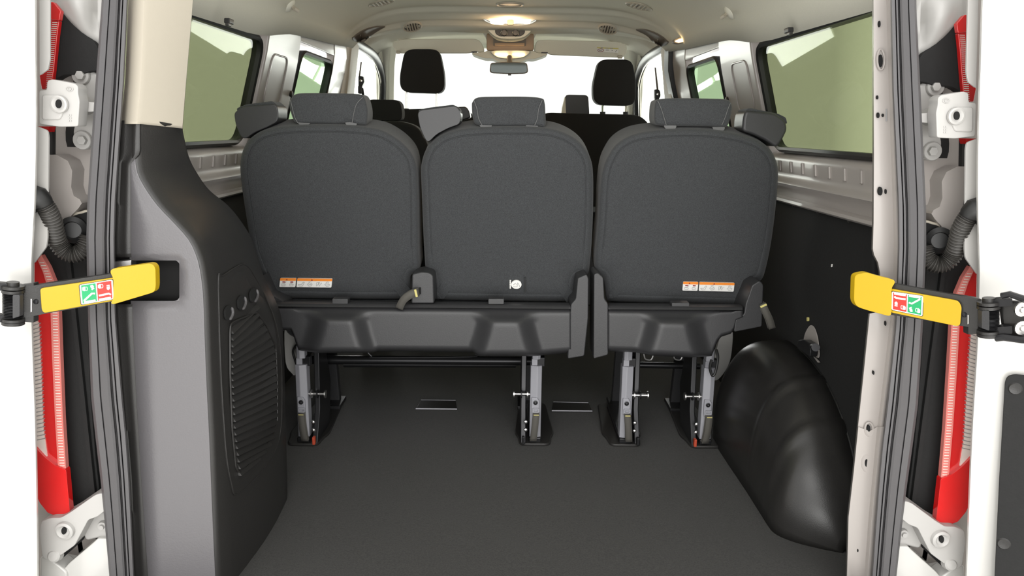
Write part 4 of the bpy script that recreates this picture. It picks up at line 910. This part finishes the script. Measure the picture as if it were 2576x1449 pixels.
# ------------------------------------------------------------------ door check straps (yellow)
def check_strap(nm, A, cap, body, arm, hingex, stick, slots, Ya, Yb, xa, xb, flip):
    t = thing('door_check_strap', 'yellow and black check strap with lock sticker holding the %s door' % nm, 'door strap')
    Yx = lambda x: lerp(Ya, Yb, (x-xa)/(xb-xa))
    def G(pts, o=0): return [P(p[0], p[1], Yx(p[0])+o) for p in pts]
    MB().prism(G(rp(arm, 5, 4)), DY(.018)).build('arm', M['black'], t, .002)
    MB().prism(G(rp(body, 7, 5), -.004), DY(.010)).build('yellow_cover', M['yellow'], t, .0025)
    MB().prism(G(rp(cap, 10, 6), -.008), DY(.016)).build('yellow_cap', M['yellow'], t, .006, 4)
    st = MB().prism(G(rp(stick, 5, 4), -.0050), DY(.002)).build('lock_sticker', M['sblack'], t)
    c = centroid(stick); sq = lambda f: [tuple(c+(V(p)-c)*f) for p in stick]
    MB().prism(G(rp(sq(.96), 4, 4), -.0053), DY(.001)).build('sticker_border', M['swhite'], st)
    a, b_, cc, d = [V(p) for p in sq(.87)]
    def uv(u, v): return a.lerp(b_, u).lerp(d.lerp(cc, u), v)
    def quad(u0, v0, u1, v1): return [uv(u0, v0), uv(u1, v0), uv(u1, v1), uv(u0, v1)]
    MB().prism(G(quad(0, 0, .48, 1), -.0056), DY(.001)).build('sticker_field', M['sgreen' if not flip else 'sred'], st)
    MB().prism(G(quad(.52, 0, 1, 1), -.0056), DY(.001)).build('sticker_field', M['sred' if not flip else 'sgreen'], st)
    mb = MB()
    def fl(u, v): return (1-u, 1-v) if flip else (u, v)
    def poly(pts): mb.prism(G([uv(*fl(*p)) for p in pts], -.0060), DY(.001))
    def line(pts, w=.5): mb.tube(G([uv(*fl(*p)) for p in pts], -.0058), w*.00115, 6)
    for o_, closed in ((0, False), (.52, True)):
        poly([(o_+.03, .12), (o_+.09, .08), (o_+.13, .10), (o_+.13, .32), (o_+.09, .34), (o_+.03, .28)])
        line([(o_+.14, .12), (o_+.19, .13), (o_+.20, .22), (o_+.19, .31), (o_+.14, .32)], .5)
        line([(o_+.04, .94), (o_+.44, .94)], 1.5)
    line([(.05, .86), (.34, .53), (.44, .57)], 1.5); poly([(.30, .08), (.37, .05), (.42, .16), (.36, .27), (.31, .20)]); line([(.34, .32), (.42, .24)], 1.2)
    line([(.56, .72), (.90, .70), (.96, .78)], 1.5); poly([(.84, .30), (.94, .30), (.94, .44), (.89, .50), (.84, .44)]); line([(.84, .24), (.94, .24)], 1.0)
    mb.build('sticker_pictograms', M['swhite'], st)
    # hinge spring assembly
    hx, hy0, hy1 = hingex; Yh = Yx(hx); sc = .00064
    hs = MB()
    n_ = 90; hs.tube([P(hx, lerp(hy0+18, hy1-14, k/n_), Yh-.002) for k in range(n_+1)], [.0135+.0018*math.sin(k*1.25) for k in range(n_+1)], 18)
    hk = hs.build('hinge_spring', M['steel_d'], t, ang=80)
    for y in (hy0+6, hy0+16, hy1-12, hy1-4): MB().cyl(P(hx, y, Yh-.002), P(hx, y+7, Yh-.002), .0165, 20).build('spring_washer', M['black'], hk)
    MB().cyl(P(hx, hy0-3, Yh-.002), P(hx, hy0+6, Yh-.002), .009, 14).build('spring_pin', M['black'], hk)
    sg = -1 if not flip else 1
    MB().prism(G(rp([(hx+sg*2, hy0+30), (hx+sg*-17, hy0+30), (hx+sg*-17, hy1-16), (hx+sg*2, hy1-10)], 4), -.018), DY(.01)).build('spring_guard', M['grey'], hk, .003)
    for y in (hy0+12, hy1-8):
        MB().prism(G(rp([(hx+sg*8, y-9), (hx+sg*60, y-14), (hx+sg*60, y+6), (hx+sg*8, y+9)], 4), -.005), DY(.014)).build('door_bracket_ear', M['steel_d'], t, .003)
        MB().prism(G(rp([(hx+sg*-52, y-12), (hx+sg*-12, y-6), (hx+sg*-12, y+5), (hx+sg*-52, y+8)], 3), .0), DY(.014)).build('arm_ear', M['black'], t, .002)
    for x_ in slots: MB().prism(G(rp([(x_-2, hy0+40), (x_+1, hy0+40), (x_+1, hy1-28), (x_-2, hy1-26)], 1), -.001), DY(.002)).build('arm_slot', M['steel'], t)
    rx = A[0]; MB().lathe(P(A[0], A[1], Yx(A[0])-.0005), (0, -1, 0), [(.0045, 0), (.0035, .002), (0, .0025)], 12).build('arm_rivet', M['steel_d'], t)
    return t, G
t, G = check_strap('left', (90, 759), [(276, 684), (282, 676), (380, 662), (391, 672), (392, 722), (388, 735), (284, 766), (278, 762), (285, 752), (285, 700)],
    [(100, 726), (112, 724), (290, 698), (290, 756), (110, 788), (104, 780)], [(46, 724), (100, 716), (286, 688), (290, 690), (290, 758), (110, 790), (46, 803)], (33, 712, 812),
    [(198, 716), (285, 702), (288, 753), (203, 768)], (79,), 1.20, 1.30, 40, 390, False)
t2, G = check_strap('right', (2427, 792), [(2150, 692), (2180, 685), (2208, 694), (2250, 704), (2252, 712), (2243, 724), (2243, 790), (2238, 796), (2180, 780), (2156, 772), (2148, 758)],
    [(2240, 726), (2250, 728), (2412, 757), (2420, 772), (2416, 818), (2408, 821), (2240, 786)], [(2240, 714), (2252, 714), (2400, 742), (2470, 752), (2470, 832), (2430, 822), (2240, 792)], (2487, 752, 842),
    [(2242, 732), (2324, 744), (2322, 797), (2241, 780)], (2436,), 1.32, 1.17, 2150, 2480, True)
MB().prism(G(rp([(2520, 756), (2600, 760), (2600, 846), (2530, 842), (2524, 800)], 5), .004), DY(.008)).build('door_mount_plate', M['black'], t2, .002)
for yy in (778, 824): MB().lathe(P(2568, yy, 1.125), (0, -1, 0), [(.011, 0), (.011, .003), (.005, .0035), (.004, .006), (0, .006)], 16).build('mount_bolt', M['steel'], t2)
MB().tube(G([(2520, 744), (2540, 740), (2570, 750), (2600, 758)], -.006), .005, 8).build('mount_arm', M['steel_d'], t2)
MB().tube(G([(2505, 850), (2525, 848), (2570, 854), (2600, 856)], -.006), .006, 8).build('mount_arm', M['steel_d'], t2)
# left door lower inset, right door inset panel
t = thing('door_inner_panel', 'black inset panel with screws on the open right door', 'door panel')
def dplane(px, py, off=0):
    N = V((.56, -.83, 0)).normalized(); p0 = V((.885, 1.217, 0)); N = V((-.50, -.866, 0)).normalized() if False else V((-.515, -.857, 0)).normalized()
    return PP(px, py, p0+N*off, N)
q = [(2528, 960), (2535, 946), (2552, 942), (2640, 950), (2660, 1600), (2500, 1600), (2502, 1449), (2514, 1200)]
NN = V((-.515, -.857, 0)).normalized()
MB().prism([dplane(x, y, .006) for x, y in rp(q, 8)], -NN*.004).build('inset', M['board'], t, .001)
for x, y in ((2554, 978), (2525, 1368)): MB().lathe(dplane(x, y, .006), NN, [(.011, 0), (.009, .002), (.003, .001), (0, .001)], 16).build('screw', M['black'], t)
# white latch box behind the left strap
t = thing('striker_block', 'pale metal striker block behind the left yellow strap', 'striker')
flat('block', rp([(283, 660), (330, 654), (330, 676), (285, 688)], 2), 1.325, .02, 'steel', t, .002)
# move Empty origins to their things' bases
bpy.context.view_layer.update()
for e in [o for o in SC.objects if o.type == 'EMPTY']:
    pts = [c.matrix_world @ V(v) for c in e.children_recursive if c.type == 'MESH' for v in c.bound_box]
    if not pts: continue
    c = V(((min(p.x for p in pts)+max(p.x for p in pts))/2, (min(p.y for p in pts)+max(p.y for p in pts))/2, min(p.z for p in pts)))
    e.location = c
    for ch in e.children: ch.matrix_parent_inverse = Matrix.Translation(-c)
